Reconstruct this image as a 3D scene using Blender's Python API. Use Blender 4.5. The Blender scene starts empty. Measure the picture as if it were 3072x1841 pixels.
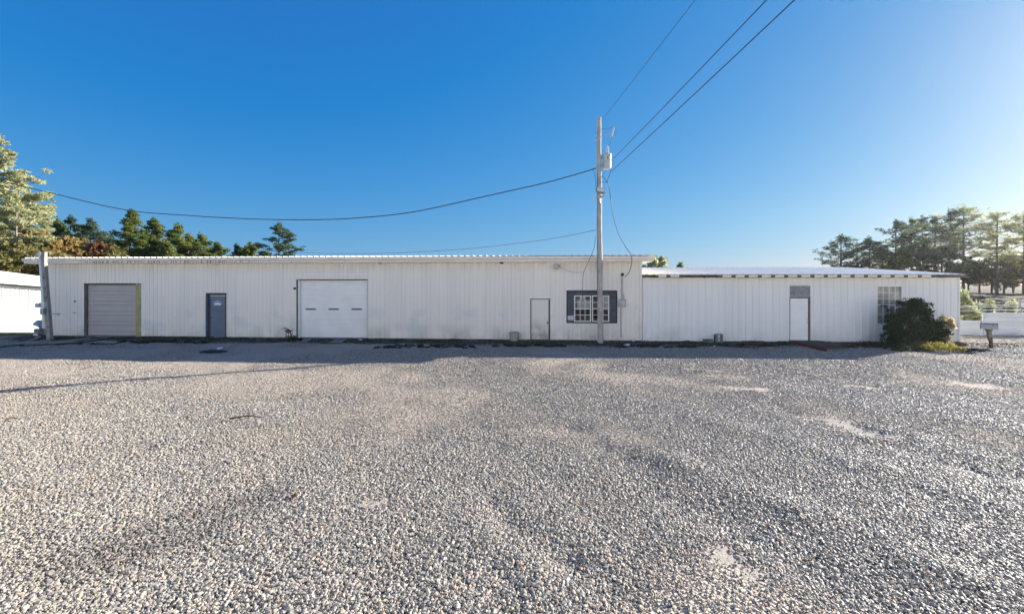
import bpy, bmesh, math, random
import numpy as np
from mathutils import Vector, Matrix, noise

random.seed(11)
S = bpy.context.scene
COL = S.collection
F = 1365.0; CX = 1536.0; HY = 853.0; CH = 2.65      # photo pixels: focal length, centre, horizon row, camera height
PI = math.pi
SUN_AZ = math.radians(61.5); SUN_EL = math.radians(19.5)

# ------------------------------------------------------------------ helpers
def px(x, y, d):
    return Vector(((x-CX)/F*d, d, CH+(HY-y)/F*d))
def gpt(x, y):
    d = CH*F/(y-HY)
    return Vector(((x-CX)/F*d, d, 0.0))

def tag(o, label=None, cat=None, group=None, kind=None):
    if label: o['label'] = label
    if cat: o['category'] = cat
    if group: o['group'] = group
    if kind: o['kind'] = kind
    return o
def empty(name, loc=(0,0,0), rz=0, label=None, cat=None, group=None):
    o = bpy.data.objects.new(name, None); COL.objects.link(o)
    o.location = loc; o.rotation_euler = (0,0,rz); o.empty_display_size = .2
    return tag(o, label, cat, group)

class MB:
    def __init__(s): s.v=[]; s.f=[]; s.m=[]; s.mi=0
    def add(s, vs, fs):
        n=len(s.v); s.v.extend([tuple(v) for v in vs])
        for f in fs: s.f.append(tuple(i+n for i in f)); s.m.append(s.mi)
        return s
    def box(s, x0,x1,y0,y1,z0,z1, mat=None):
        vs=[(x,y,z) for z in (z0,z1) for y in (y0,y1) for x in (x0,x1)]
        if mat is not None: vs=[mat@Vector(v) for v in vs]
        return s.add(vs, [(0,2,3,1),(4,5,7,6),(0,1,5,4),(2,6,7,3),(0,4,6,2),(1,3,7,5)])
    def cyl(s, a, b, r0, r1=None, n=12, caps=True):
        a=Vector(a); b=Vector(b); r1=r0 if r1 is None else r1
        d=(b-a).normalized(); u=d.orthogonal().normalized(); w=d.cross(u)
        vs=[]
        for p,r in ((a,r0),(b,r1)):
            for i in range(n):
                t=2*PI*i/n; vs.append(p+(u*math.cos(t)+w*math.sin(t))*r)
        fs=[(i,(i+1)%n,n+(i+1)%n,n+i) for i in range(n)]
        if caps: fs+= [tuple(range(n-1,-1,-1)), tuple(range(n,2*n))]
        return s.add(vs,fs)
    def lathe(s, prof, c=(0,0,0), n=16):
        c=Vector(c); vs=[]
        for r,z in prof:
            for i in range(n):
                t=2*PI*i/n; vs.append(c+Vector((r*math.cos(t), r*math.sin(t), z)))
        fs=[]
        for k in range(len(prof)-1):
            for i in range(n): fs.append((k*n+i,k*n+(i+1)%n,(k+1)*n+(i+1)%n,(k+1)*n+i))
        fs.append(tuple(range(n-1,-1,-1))); m=(len(prof)-1)*n; fs.append(tuple(range(m,m+n)))
        return s.add(vs,fs)
    def tube(s, pts, r, n=6):
        pts=[Vector(p) for p in pts]; vs=[]; k=len(pts)
        rs = r if isinstance(r,(list,tuple)) else [r]*k
        for i,p in enumerate(pts):
            d=(pts[min(i+1,k-1)]-pts[max(i-1,0)]).normalized()
            u=Vector((0,0,1)).cross(d)
            if u.length<.05: u=Vector((1,0,0)).cross(d)
            u.normalize(); w=d.cross(u)
            for j in range(n):
                t=2*PI*j/n; vs.append(p+(u*math.cos(t)+w*math.sin(t))*rs[i])
        fs=[(i*n+j,i*n+(j+1)%n,(i+1)*n+(j+1)%n,(i+1)*n+j) for i in range(k-1) for j in range(n)]
        fs+=[tuple(range(n-1,-1,-1)), tuple(range((k-1)*n,k*n))]
        return s.add(vs,fs)
    def build(s, name, mat, parent=None, smooth=False, label=None, cat=None, group=None, kind=None, bevel=0, loc=None):
        me=bpy.data.meshes.new(name)
        if loc is not None:
            L=Vector(loc); s.v=[tuple(Vector(v)-L) for v in s.v]
        me.from_pydata(s.v,[],s.f); me.update()
        mats = mat if isinstance(mat,(list,tuple)) else [mat]
        for m in mats: me.materials.append(m)
        if len(mats)>1: me.polygons.foreach_set('material_index', s.m)
        if smooth: me.polygons.foreach_set('use_smooth',[True]*len(me.polygons))
        o=bpy.data.objects.new(name, me); COL.objects.link(o)
        if loc is not None: o.location=loc
        if parent: o.parent=parent
        if smooth:
            try: me.set_sharp_from_angle(angle=math.radians(40))
            except Exception: pass
        if bevel:
            b=o.modifiers.new('bevel','BEVEL'); b.width=bevel; b.segments=2; b.limit_method='ANGLE'
        return tag(o,label,cat,group,kind)

def smooth_path(pts, n=8):
    P=[Vector(p) for p in pts]; out=[]
    for i in range(len(P)-1):
        p0=P[max(i-1,0)];p1=P[i];p2=P[i+1];p3=P[min(i+2,len(P)-1)]
        for k in range(n):
            t=k/n
            out.append(.5*((2*p1)+(p2-p0)*t+(2*p0-5*p1+4*p2-p3)*t*t+(3*p1-p0-3*p2+p3)*t**3))
    out.append(P[-1]); return out

# ------------------------------------------------------------------ materials
class NT:
    def __init__(s, name):
        s.m=bpy.data.materials.new(name); s.m.use_nodes=True
        s.t=s.m.node_tree; s.b=s.t.nodes['Principled BSDF']; s.out=s.t.nodes['Material Output']
    def n(s, typ, **kw):
        nd=s.t.nodes.new(typ)
        for k,v in kw.items():
            if k.startswith('i_'): nd.inputs[int(k[2:])].default_value=v
            else: setattr(nd,k,v)
        return nd
    def l(s,a,b): s.t.links.new(a,b)
    def math(s,op,a,b=None,c=None,clamp=False):
        nd=s.n('ShaderNodeMath',operation=op); nd.use_clamp=clamp
        for i,v in enumerate((a,b,c)):
            if v is None: continue
            if isinstance(v,(int,float)): nd.inputs[i].default_value=v
            else: s.l(v,nd.inputs[i])
        return nd.outputs[0]
    def noise(s, vec, scale, detail=3, rough=.55, out='Fac'):
        nd=s.n('ShaderNodeTexNoise'); nd.inputs['Scale'].default_value=scale
        nd.inputs['Detail'].default_value=detail; nd.inputs['Roughness'].default_value=rough
        if vec is not None: s.l(vec,nd.inputs['Vector'])
        return nd.outputs[out]
    def mapping(s, vec, scale=(1,1,1), loc=(0,0,0)):
        nd=s.n('ShaderNodeMapping'); nd.inputs['Scale'].default_value=scale; nd.inputs['Location'].default_value=loc
        s.l(vec,nd.inputs['Vector']); return nd.outputs[0]
    def obj(s): return s.n('ShaderNodeTexCoord').outputs['Object']
    def pos(s): return s.n('ShaderNodeNewGeometry').outputs['Position']
    def ramp(s, fac, stops, interp='LINEAR'):
        nd=s.n('ShaderNodeValToRGB'); cr=nd.color_ramp; cr.interpolation=interp
        while len(cr.elements)<len(stops): cr.elements.new(.5)
        for e,(p,c) in zip(cr.elements,stops):
            e.position=p; e.color=(c[0],c[1],c[2],1) if not isinstance(c,(int,float)) else (c,c,c,1)
        s.l(fac,nd.inputs[0]); return nd.outputs[0]
    def mix(s, fac, a, b, mode='MIX'):
        nd=s.n('ShaderNodeMix',data_type='RGBA',blend_type=mode)
        for i,v in ((0,fac),(6,a),(7,b)):
            if isinstance(v,(int,float)): nd.inputs[i].default_value=v
            elif isinstance(v,tuple): nd.inputs[i].default_value=(v[0],v[1],v[2],1)
            else: s.l(v,nd.inputs[i])
        return nd.outputs[2]
    def maprange(s,v,a,b,c=0,d=1):
        nd=s.n('ShaderNodeMapRange'); s.l(v,nd.inputs[0])
        for i,x in enumerate((a,b,c,d)): nd.inputs[i+1].default_value=x
        return nd.outputs[0]
    def bump(s, h, strength=.3, dist=.01):
        nd=s.n('ShaderNodeBump'); nd.inputs['Strength'].default_value=strength; nd.inputs['Distance'].default_value=dist
        s.l(h,nd.inputs['Height']); s.l(nd.outputs[0],s.b.inputs['Normal']); return nd
    def set(s, col=None, rough=None, metal=None, spec=None):
        for k,v in (('Base Color',col),('Roughness',rough),('Metallic',metal),('Specular IOR Level',spec)):
            if v is None: continue
            if isinstance(v,(int,float)): s.b.inputs[k].default_value=v
            elif isinstance(v,tuple): s.b.inputs[k].default_value=(v[0],v[1],v[2],1)
            else: s.l(v,s.b.inputs[k])
        return s

def basic(name, c, rough=.6, metal=0, var=.18, scale=6, bump=.0, spec=.4, c2=None):
    t=NT(name); o=t.obj(); n=t.noise(o,scale,5,.6)
    a=tuple(x*(1-var) for x in c); b=c2 or tuple(min(1,x*(1+var)) for x in c)
    t.set(t.ramp(n,[(.3,a),(.7,b)]),rough,metal,spec)
    if bump: t.bump(t.noise(o,scale*6,4),bump,.01)
    return t.m

def wood(name, dark, light, grain=(40,40,2.2), rough=.85, bump=.5):
    t=NT(name); o=t.obj(); v=t.mapping(o,grain)
    n=t.noise(v,1.0,6,.65); n2=t.noise(o,2.5,3)
    c=t.ramp(n,[(.3,dark),(.62,light)])
    c=t.mix(t.maprange(n2,.35,.7,0,.45),c,tuple(x*.6 for x in dark))
    t.set(c,rough,0,.2); t.bump(n,bump,.01); return t.m

def siding(name, base, pitch, dirt=.25, algae=.5, tint=(.5,.52,.5), zb=.1, smudge=0.0, lines=.6):
    """painted sheet metal: object space, x along the wall, z up"""
    t=NT(name); o=t.obj(); sx=t.n('ShaderNodeSeparateXYZ'); t.l(o,sx.inputs[0]); X,Z=sx.outputs[0],sx.outputs[2]
    # every sheet (several ribs wide) weathers a little differently
    wn=t.n('ShaderNodeTexWhiteNoise',noise_dimensions='1D'); t.l(t.math('FLOOR',t.math('DIVIDE',X,pitch*3)),wn.inputs['W'])
    sheet=t.maprange(wn.outputs[0],0,1,.975,1.02)
    wn2=t.n('ShaderNodeTexWhiteNoise',noise_dimensions='1D'); t.l(t.math('FLOOR',t.math('DIVIDE',X,pitch)),wn2.inputs['W'])
    blot=t.noise(o,.9,4,.6)
    streak=t.noise(t.mapping(o,(9,9,.35)),1,4,.6)
    fine=t.noise(t.mapping(o,(45,45,1.2)),1,3,.6)
    c=t.mix(t.maprange(blot,.35,.7,0,dirt*.9),base,tuple(x*y*1.35 for x,y in zip(base,tint)))
    c=t.mix(t.maprange(streak,.5,.75,0,dirt*.8),c,tuple(x*.62 for x in base))
    c=t.mix(t.maprange(fine,.5,.8,0,dirt*.5),c,tuple(x*.7 for x in base))
    # dirt caught in the grooves
    fr=t.math('FRACT',t.math('DIVIDE',X,pitch))
    g=t.math('LESS_THAN',t.math('ABSOLUTE',t.math('SUBTRACT',fr,.5)),.009/pitch)
    gs=t.math('MULTIPLY',g,t.maprange(wn2.outputs[0],0,1,.15*lines,.75*lines))
    c=t.mix(t.math('MULTIPLY',gs,t.maprange(fine,.3,.7,.5,1)),c,tuple(x*.33 for x in base))
    # algae and splashed mud near the ground
    low=t.math('MULTIPLY',t.maprange(Z,zb+.75,zb,0,1),t.maprange(t.noise(t.mapping(o,(1.1,1.1,.6)),1,4,.6),.42,.72,0,1),clamp=True)
    c=t.mix(t.math('MULTIPLY',low,algae),c,(.16,.19,.10))
    if smudge:
        topm=t.math('MULTIPLY',t.maprange(Z,3.15,3.7,0,1),t.maprange(streak,.35,.65,.1,1),clamp=True)
        c=t.mix(t.math('MULTIPLY',topm,.45),c,(.58,.47,.38))
        sm=t.math('MULTIPLY',t.maprange(t.noise(t.mapping(o,(.8,.8,1.1),(3,0,1)),1,3,.5),.52,.68,0,1),t.maprange(t.math('ABSOLUTE',t.math('SUBTRACT',Z,1.0)),.9,.1,0,1),clamp=True)
        c=t.mix(t.math('MULTIPLY',sm,smudge),c,(.42,.56,.66))
    m=t.n('ShaderNodeMix',data_type='RGBA',blend_type='MULTIPLY'); m.inputs[0].default_value=1; t.l(c,m.inputs[6])
    cc=t.n('ShaderNodeCombineColor'); [t.l(sheet,cc.inputs[i]) for i in range(3)]; t.l(cc.outputs[0],m.inputs[7])
    t.set(m.outputs[2],.42,0,.35)
    t.bump(t.noise(t.mapping(o,(1.5,1.5,.8)),1,3),.35,.03)
    return t.m

M={}
M['siding1']=siding('cream_siding',(.95,.88,.78),.2032,.30,.55,(.68,.69,.68),smudge=.35)
M['siding2']=siding('white_siding',(.91,.89,.85),.3048,.14,.35,(.72,.76,.80),zb=.05,lines=.25)
M['siding3']=siding('shed_siding',(.94,.92,.86),.2032,.22,.2,(.7,.7,.66),zb=-.5,lines=.5)
# roof metal
t=NT('roof_metal'); o=t.obj(); t.set(t.ramp(t.noise(o,1.5,5),[(.3,(.80,.77,.71)),(.7,(.90,.87,.80))]),.6,0,.15); M['roof']=t.m
# fascia with rust streaks
t=NT('fascia_paint'); o=t.obj(); sx=t.n('ShaderNodeSeparateXYZ'); t.l(o,sx.inputs[0])
st=t.noise(t.mapping(o,(13,.0,.3)),1,1,.5)
zone=t.math('MULTIPLY',t.maprange(sx.outputs[0],-27.8,-27.0,0,1),t.maprange(sx.outputs[0],-17.5,-20.5,0,1))
n1=t.noise(o,1.3,5)
c=t.ramp(n1,[(.3,(.78,.71,.62)),(.65,(.88,.80,.70))])
c=t.mix(t.math('MULTIPLY',t.maprange(st,.49,.55,0,.85),zone),c,(.30,.15,.10))
c=t.mix(t.maprange(t.noise(t.mapping(o,(11,1,1.2)),1,4,.7),.6,.72,0,.35),c,(.42,.33,.27))
t.set(c,.5,0,.3); M['fascia']=t.m
M['gutter']=basic('gutter_white',(.88,.85,.79),.4,0,.06,3)
M['white']=basic('white_paint',(.92,.90,.84),.4,0,.04,2)
M['whitedoor']=basic('white_door_paint',(.96,.95,.92),.4,0,.04,2)
M['whitegarage']=basic('white_garage_paint',(.92,.90,.86),.45,0,.05,1.5)
M['greydoor']=basic('grey_garage_paint',(.47,.44,.42),.45,0,.06,1.2)
M['bluedoor']=basic('slate_door_paint',(.125,.165,.225),.45,0,.12,2)
M['bluetrim']=basic('blue_door_edge',(.05,.085,.13),.5,0,.3,4)
M['darktrim']=basic('dark_trim',(.055,.055,.065),.7,0,.35,6)
M['dark']=basic('interior_dark',(.02,.02,.022),.9,0,.2,3)
M['inside']=basic('interior_board',(.20,.17,.15),.9,0,.3,3)
M['blind']=basic('pale_blind',(.42,.47,.45),.8,0,.1,8)
M['foot']=basic('footing_concrete',(.20,.20,.175),.95,0,.4,3,.5)
M['block']=basic('cinder_block',(.33,.31,.28),.95,0,.25,9,.8)
M['mossblock']=basic('mossy_block',(.15,.16,.12),.95,0,.35,7,.8)
M['postwood']=wood('post_wood',(.24,.215,.19),(.46,.42,.37))
M['polewood']=wood('pole_wood',(.34,.30,.265),(.66,.60,.53))
M['greywood']=wood('jamb_wood',(.09,.08,.075),(.26,.235,.22))
M['yellowwood']=wood('green_stained_wood',(.32,.30,.12),(.54,.50,.23))
M['rafter']=wood('rafter_wood',(.10,.085,.085),(.26,.22,.21),(6,6,30))
M['darkplank']=wood('dark_plank',(.035,.03,.03),(.11,.095,.085),(3,30,30))
M['palewood']=wood('pale_board',(.30,.285,.27),(.50,.47,.44),(3,30,30))
M['redwood']=wood('red_board',(.10,.03,.028),(.20,.06,.05),(3,30,30))
M['shingle']=wood('weathered_shingle',(.085,.10,.105),(.215,.24,.25),(1.2,20,45))
t=NT.__new__(NT); t.m=M['shingle']; t.t=t.m.node_tree; t.b=t.t.nodes['Principled BSDF']; t.out=t.t.nodes['Material Output']
sx=t.n('ShaderNodeSeparateXYZ'); t.l(t.obj(),sx.inputs[0]); q_=t.math('FRACT',t.math('DIVIDE',sx.outputs[2],.1035))
old=t.b.inputs['Base Color'].links[0].from_socket; t.l(t.mix(t.math('MULTIPLY',t.math('LESS_THAN',q_,.24),.75),old,(.02,.02,.025)),t.b.inputs['Base Color'])
M['galv']=basic('galvanised',(.50,.52,.54),.4,.6,.2,8)
M['galvblue']=basic('painted_arm',(.30,.38,.50),.5,.2,.15,8)
M['meter']=basic('meter_grey',(.46,.46,.45),.5,.1,.1,5)
M['panel']=basic('panel_grey',(.24,.27,.29),.5,.1,.15,5)
M['trafo']=basic('transformer_grey',(.50,.56,.55),.45,.1,.08,4)
M['porcelain']=basic('porcelain',(.62,.62,.62),.25,0,.1,5)
M['black']=basic('black_rubber',(.012,.012,.014),.6,0,.2,5)
M['cable']=basic('cable_black',(.02,.022,.028),.6,0,.2,5)
M['thinwire']=basic('thin_wire',(.07,.09,.13),.5,.3,.2,5)
M['pvc']=basic('white_pipe',(.70,.71,.72),.5,0,.1,4)
M['lens']=basic('lamp_lens',(.75,.77,.78),.15,0,.05,4)
M['steelplate']=basic('steel_plate',(.10,.115,.13),.5,.4,.3,4)
M['rust']=basic('rusty_iron',(.10,.06,.045),.8,.2,.4,9,.4)
M['barrel']=basic('grey_bucket',(.20,.22,.24),.6,0,.3,5)
M['tub']=basic('mossy_tub',(.62,.63,.57),.7,0,.25,4,.2,c2=(.26,.29,.20))
M['log']=wood('brown_log',(.07,.045,.03),(.17,.11,.075),(3,30,30))
M['mail']=basic('mailbox_grey',(.34,.34,.345),.45,.2,.12,7)
M['fence']=basic('fence_white',(.88,.86,.80),.5,0,.08,.8)
M['paper']=basic('white_notice',(.60,.62,.70),.6,0,.06,9)
M['curtain']=basic('plastic_sheet',(.46,.47,.47),.5,0,.4,2,.6)
# mossy door
t=NT('stained_door'); o=t.obj(); sx=t.n('ShaderNodeSeparateXYZ'); t.l(o,sx.inputs[0])
low=t.math('MULTIPLY',t.maprange(sx.outputs[2],1.15,.2,0,1),t.maprange(t.noise(o,2.6,4),.25,.6,0,1),clamp=True)
c=t.mix(t.math('MULTIPLY',low,.85),(.90,.83,.74),(.33,.35,.24))
sc=t.math('MULTIPLY',t.maprange(t.noise(o,17,5,.7),.64,.70,0,.7),t.maprange(sx.outputs[2],.7,1.0,0,1),clamp=True)
c=t.mix(sc,c,(.30,.27,.25)); t.set(c,.55,0,.3); M['stained']=t.m
# osb
t=NT('osb'); o=t.obj(); v=t.n('ShaderNodeTexVoronoi'); v.inputs['Scale'].default_value=26; t.l(t.mapping(o,(1,1,1.8)),v.inputs['Vector'])
t.set(t.mix(.6,t.ramp(t.noise(o,5,4),[(.3,(.20,.20,.22)),(.7,(.34,.33,.35))]),v.outputs['Color'],'SOFT_LIGHT'),.85,0,.2)
hs=t.n('ShaderNodeHueSaturation'); hs.inputs['Saturation'].default_value=.2; 
lk=t.b.inputs['Base Color'].links[0].from_socket; t.l(lk,hs.inputs['Color']); t.l(hs.outputs[0],t.b.inputs['Base Color']); M['osb']=t.m
# glass
t=NT('window_glass'); t.set((.02,.022,.025),.03,0,.9)
tr=t.n('ShaderNodeBsdfTransparent'); gl=t.n('ShaderNodeBsdfGlossy'); gl.inputs['Roughness'].default_value=.02
fr=t.n('ShaderNodeFresnel'); fr.inputs[0].default_value=1.5; mx=t.n('ShaderNodeMixShader')
t.l(t.math('ADD',fr.outputs[0],.0),mx.inputs[0]); t.l(tr.outputs[0],mx.inputs[1]); t.l(gl.outputs[0],mx.inputs[2]); t.l(mx.outputs[0],t.out.inputs[0]); M['glass']=t.m
M['glasslight']=basic('fan_light_glass',(.66,.70,.85),.12,0,.03,3)

# ---- ground materials
def gravel_common(t, attr_type):
    def at(nm):
        a=t.n('ShaderNodeAttribute',attribute_name=nm,attribute_type=attr_type); return a.outputs['Fac']
    return at('warm'), at('stain'), at('bare')
t=NT('gravel_bed'); p=t.pos(); warm,stain_shade,bare=gravel_common(t,'GEOMETRY')
vo=t.n('ShaderNodeTexVoronoi'); vo.inputs['Scale'].default_value=26; t.l(p,vo.inputs['Vector'])
vo2=t.n('ShaderNodeTexVoronoi'); vo2.inputs['Scale'].default_value=60; t.l(p,vo2.inputs['Vector'])
g=t.n('ShaderNodeSeparateColor'); t.l(vo.outputs['Color'],g.inputs[0])
c=t.ramp(g.outputs[0],[(0,(.12,.11,.095)),(.5,(.25,.23,.195)),(1,(.42,.385,.33))])
c=t.mix(t.maprange(vo.outputs['Distance'],.30,.62,0,.7),c,(.09,.08,.07))
c=t.mix(warm,c,t.mix(t.noise(p,9,4),(.38,.32,.26),(.50,.43,.35)))
sandn=t.ramp(t.noise(p,14,5,.7),[(.3,(.34,.30,.255)),(.7,(.50,.445,.38))])
c=t.mix(bare,c,sandn)
c=t.mix(t.math('MULTIPLY',stain_shade,.9,clamp=True),c,(.030,.026,.022))
t.set(c,.95,0,.12)
h=t.math('MULTIPLY',t.math('SUBTRACT',1,vo.outputs['Distance']),t.math('SUBTRACT',1,t.math('MULTIPLY',bare,.9)))
h=t.math('ADD',h,t.math('MULTIPLY',t.noise(p,60,3),.25))
t.bump(h,.9,.03); M['bed']=t.m
# stones
t=NT('gravel_stone'); warm,stain_shade,bare=gravel_common(t,'INSTANCER'); o=t.obj()
rnd=t.n('ShaderNodeObjectInfo').outputs['Random']
c=t.ramp(rnd,[(0,(.12,.111,.096)),(.2,(.24,.22,.187)),(.55,(.355,.328,.28)),(.84,(.42,.39,.335)),(.92,(.54,.42,.29)),(.96,(.46,.30,.19)),(1,(.56,.52,.45))])
c=t.mix(t.math('MULTIPLY',warm,.33),c,(.45,.385,.31))
c=t.mix(t.math('MULTIPLY',stain_shade,.75,clamp=True),c,(.05,.042,.036))
c=t.mix(t.maprange(t.noise(o,55,4,.6),.35,.75,0,.45),c,(.14,.135,.13))
t.set(c,.56,0,.46); t.bump(t.noise(o,90,3),.5,.004); M['stone']=t.m
# outer ground
t=NT('outer_ground'); p=t.pos()
c=t.ramp(t.noise(p,.7,6,.65),[(.3,(.10,.12,.045)),(.55,(.16,.17,.07)),(.75,(.20,.17,.10))])
sx=t.n('ShaderNodeSeparateXYZ'); t.l(p,sx.inputs[0])
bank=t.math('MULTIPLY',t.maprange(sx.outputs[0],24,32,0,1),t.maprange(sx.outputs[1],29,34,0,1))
c=t.mix(bank,c,t.ramp(t.noise(p,1.6,7,.7),[(.3,(.022,.018,.016)),(.6,(.06,.048,.042)),(.8,(.12,.095,.075))]))  # brown bank, its shadow painted in as a darker tone
t.set(c,.95,0,.1); t.bump(t.noise(p,9,5,.7),.8,.08); M['outer']=t.m
M['litter']=basic('leaf_litter',(.05,.042,.03),.95,0,.6,14,.6,spec=.1)  # dark leaf colour for the mailbox's painted shadow

def leafmat(name, stops, trans=.35, gloss=.5):
    t=NT(name); a=t.n('ShaderNodeAttribute',attribute_name='tone',attribute_type='GEOMETRY')
    c=t.ramp(a.outputs['Fac'],stops); t.set(c,.55,0,.25)
    tl=t.n('ShaderNodeBsdfTranslucent'); hs=t.n('ShaderNodeHueSaturation'); hs.inputs['Value'].default_value=1.3; hs.inputs['Saturation'].default_value=1.05
    t.l(c,hs.inputs['Color']); t.l(hs.outputs[0],tl.inputs[0])
    mx=t.n('ShaderNodeMixShader'); mx.inputs[0].default_value=trans
    t.l(t.b.outputs[0],mx.inputs[1]); t.l(tl.outputs[0],mx.inputs[2]); t.l(mx.outputs[0],t.out.inputs[0]); return t.m
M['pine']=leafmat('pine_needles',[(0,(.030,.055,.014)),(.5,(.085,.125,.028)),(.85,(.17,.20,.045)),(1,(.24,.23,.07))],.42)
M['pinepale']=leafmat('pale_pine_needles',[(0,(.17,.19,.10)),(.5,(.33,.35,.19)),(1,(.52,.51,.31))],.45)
M['pineblue']=leafmat('shaded_pine_needles',[(0,(.022,.046,.032)),(.5,(.052,.090,.062)),(1,(.13,.17,.10))],.46)  # dark blue-green needle colour
M['oakgold']=leafmat('golden_leaves',[(0,(.10,.07,.02)),(.5,(.30,.21,.07)),(1,(.44,.34,.15))],.45)
M['oakred']=leafmat('russet_leaves',[(0,(.08,.035,.02)),(.5,(.15,.07,.035)),(1,(.26,.14,.07))],.4)
M['oakolive']=leafmat('olive_leaves',[(0,(.06,.06,.02)),(.5,(.16,.15,.05)),(1,(.30,.26,.10))],.4)
M['bush']=leafmat('dark_bush_leaves',[(0,(.008,.022,.010)),(.6,(.022,.052,.022)),(1,(.06,.105,.04))],.12)
M['bushpink']=leafmat('sunlit_bush_leaves',[(0,(.10,.08,.03)),(.5,(.36,.29,.16)),(1,(.64,.55,.42))],.5)
M['weed']=leafmat('yellow_weed_leaves',[(0,(.10,.09,.02)),(.5,(.24,.22,.05)),(1,(.38,.34,.09))],.4)
M['weeddark']=leafmat('dark_weed_leaves',[(0,(.015,.02,.01)),(.6,(.04,.05,.02)),(1,(.10,.09,.05))],.2)
M['grass']=leafmat('grass_blades',[(0,(.10,.13,.03)),(.5,(.20,.24,.06)),(1,(.34,.34,.12))],.4)
M['bark']=wood('bark',(.07,.055,.045),(.20,.16,.135),(9,9,2.5))
M['barkpale']=wood('pale_bark',(.16,.13,.11),(.34,.29,.25),(9,9,2.5))

# ------------------------------------------------------------------ world, sun, camera
w=bpy.data.worlds.new('World'); S.world=w; w.use_nodes=True
wt=w.node_tree; bg=wt.nodes['Background']
sky=wt.nodes.new('ShaderNodeTexSky'); sky.sky_type='NISHITA'; sky.sun_disc=False
sky.sun_elevation=SUN_EL; sky.sun_rotation=SUN_AZ; sky.altitude=200
sky.air_density=1.0; sky.dust_density=.35; sky.ozone_density=2.5
EXPO=1.55
def wm(op,a_,b_=None,c_=None):
    nd=wt.nodes.new('ShaderNodeMath'); nd.operation=op
    for i,v_ in enumerate((a_,b_,c_)):
        if v_ is None: continue
        if isinstance(v_,(int,float)): nd.inputs[i].default_value=v_
        else: wt.links.new(v_,nd.inputs[i])
    return nd.outputs[0]
# colour response of the deep blue autumn sky, channel by channel
sp_=wt.nodes.new('ShaderNodeSeparateColor'); cb_=wt.nodes.new('ShaderNodeCombineColor'); wt.links.new(sky.outputs[0],sp_.inputs[0])
SKYG=1.04
k_=SKYG/(2**EXPO)/.15
wt.links.new(wm('MAXIMUM',wm('MULTIPLY',wm('SUBTRACT',sp_.outputs[0],.82),.062*k_),.02*k_),cb_.inputs[0])
wt.links.new(wm('MULTIPLY',wm('POWER',wm('DIVIDE',sp_.outputs[1],1.9),.70),.215*k_),cb_.inputs[1])
wt.links.new(wm('MULTIPLY',wm('POWER',wm('DIVIDE',sp_.outputs[2],3.3),.32),.60*k_),cb_.inputs[2])
wt.links.new(cb_.outputs[0],bg.inputs[0]); bg.inputs[1].default_value=.15
sd=bpy.data.lights.new('sun','SUN'); sd.energy=5.0; sd.angle=math.radians(.53); sd.color=(1,.935,.83)
so=bpy.data.objects.new('sun',sd); COL.objects.link(so)
sv=Vector((math.sin(SUN_AZ)*math.cos(SUN_EL), math.cos(SUN_AZ)*math.cos(SUN_EL), math.sin(SUN_EL)))
so.rotation_euler=(-sv).to_track_quat('-Z','Y').to_euler()
so.location=(30,20,20)
cd=bpy.data.cameras.new('camera'); cam=bpy.data.objects.new('camera',cd); COL.objects.link(cam); S.camera=cam
cam.location=(0,0,CH); cam.rotation_euler=(PI/2,0,0)
cd.sensor_width=36; cd.lens=F/3072*36; cd.shift_y=(HY-920.5)/3072; cd.clip_end=2000; cd.clip_start=.05
S.view_settings.view_transform='Standard'; S.view_settings.look='None'; S.view_settings.exposure=EXPO; S.view_settings.gamma=1
S.cycles.max_bounces=6; S.cycles.transparent_max_bounces=8
try: S.cycles.use_denoising=True
except Exception: pass

# ------------------------------------------------------------------ terrain
def sstep(a,b,x):
    t=min(1,max(0,(x-a)/(b-a))); return t*t*(3-2*t)
def terrain(x,y):
    z=-.10
    z-=.62*sstep(24.6,30,y)*sstep(-22,-27.5,x)
    z-=.6*sstep(34,60,y)*sstep(-10,-30,x)
    z+=1.75*sstep(33,52,y)*sstep(18,30,x)
    z+=.25*noise.noise(Vector((x*.08,y*.08,3)))*sstep(32,50,y)
    return z
def grid(xs, ys, hf):
    v=[(x,y,hf(x,y)) for y in ys for x in xs]; n=len(xs)
    f=[(j*n+i,j*n+i+1,(j+1)*n+i+1,(j+1)*n+i) for j in range(len(ys)-1) for i in range(n-1)]
    return v,f
xs=[-700,-400,-250,-160,-110]+[-80+i*1.6 for i in range(101)]+[110,160,250,400,700]
ys=[-300,-120,-60]+[-30+i*1.5 for i in range(88)]+[115,150,200,300,500,900]
v,f=grid(xs,ys,terrain); mb=MB(); mb.v=v; mb.f=f; mb.m=[0]*len(f)
mb.build('ground',M['outer'],smooth=True,kind='structure')

# facade frames ------------------------------------------------------
class Frame:
    def __init__(s, org, ang): s.o=Vector(org); s.a=ang; s.c=math.cos(ang); s.s=math.sin(ang)
    def uz(s, x, y, v=0):      # photo pixel -> (u,z) on the plane at local depth v
        ox=s.o.x-s.s*v; oy=s.o.y+s.c*v
        a=(x-CX)/F; u=(a*oy-ox)/(s.c-a*s.s); d=oy+u*s.s
        return u, CH+(HY-y)/F*d
    def u(s,x,v=0): return s.uz(x,853,v)[0]
    def w(s,u,v,z): return Vector((s.o.x+s.c*u-s.s*v, s.o.y+s.s*u+s.c*v, z))
F1=Frame((5.956,20.9,0), -math.atan(.074))
F2=Frame((5.99,20.96,0), -math.radians(1.6))

# ---- gravel yard
def seg_mask(x,y,ax,ay,bx,by,wd):
    dx,dy=bx-ax,by-ay; L=dx*dx+dy*dy; t=max(0,min(1,((x-ax)*dx+(y-ay)*dy)/L))
    return max(0,1-math.hypot(x-ax-t*dx,y-ay-t*dy)/wd)
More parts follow.
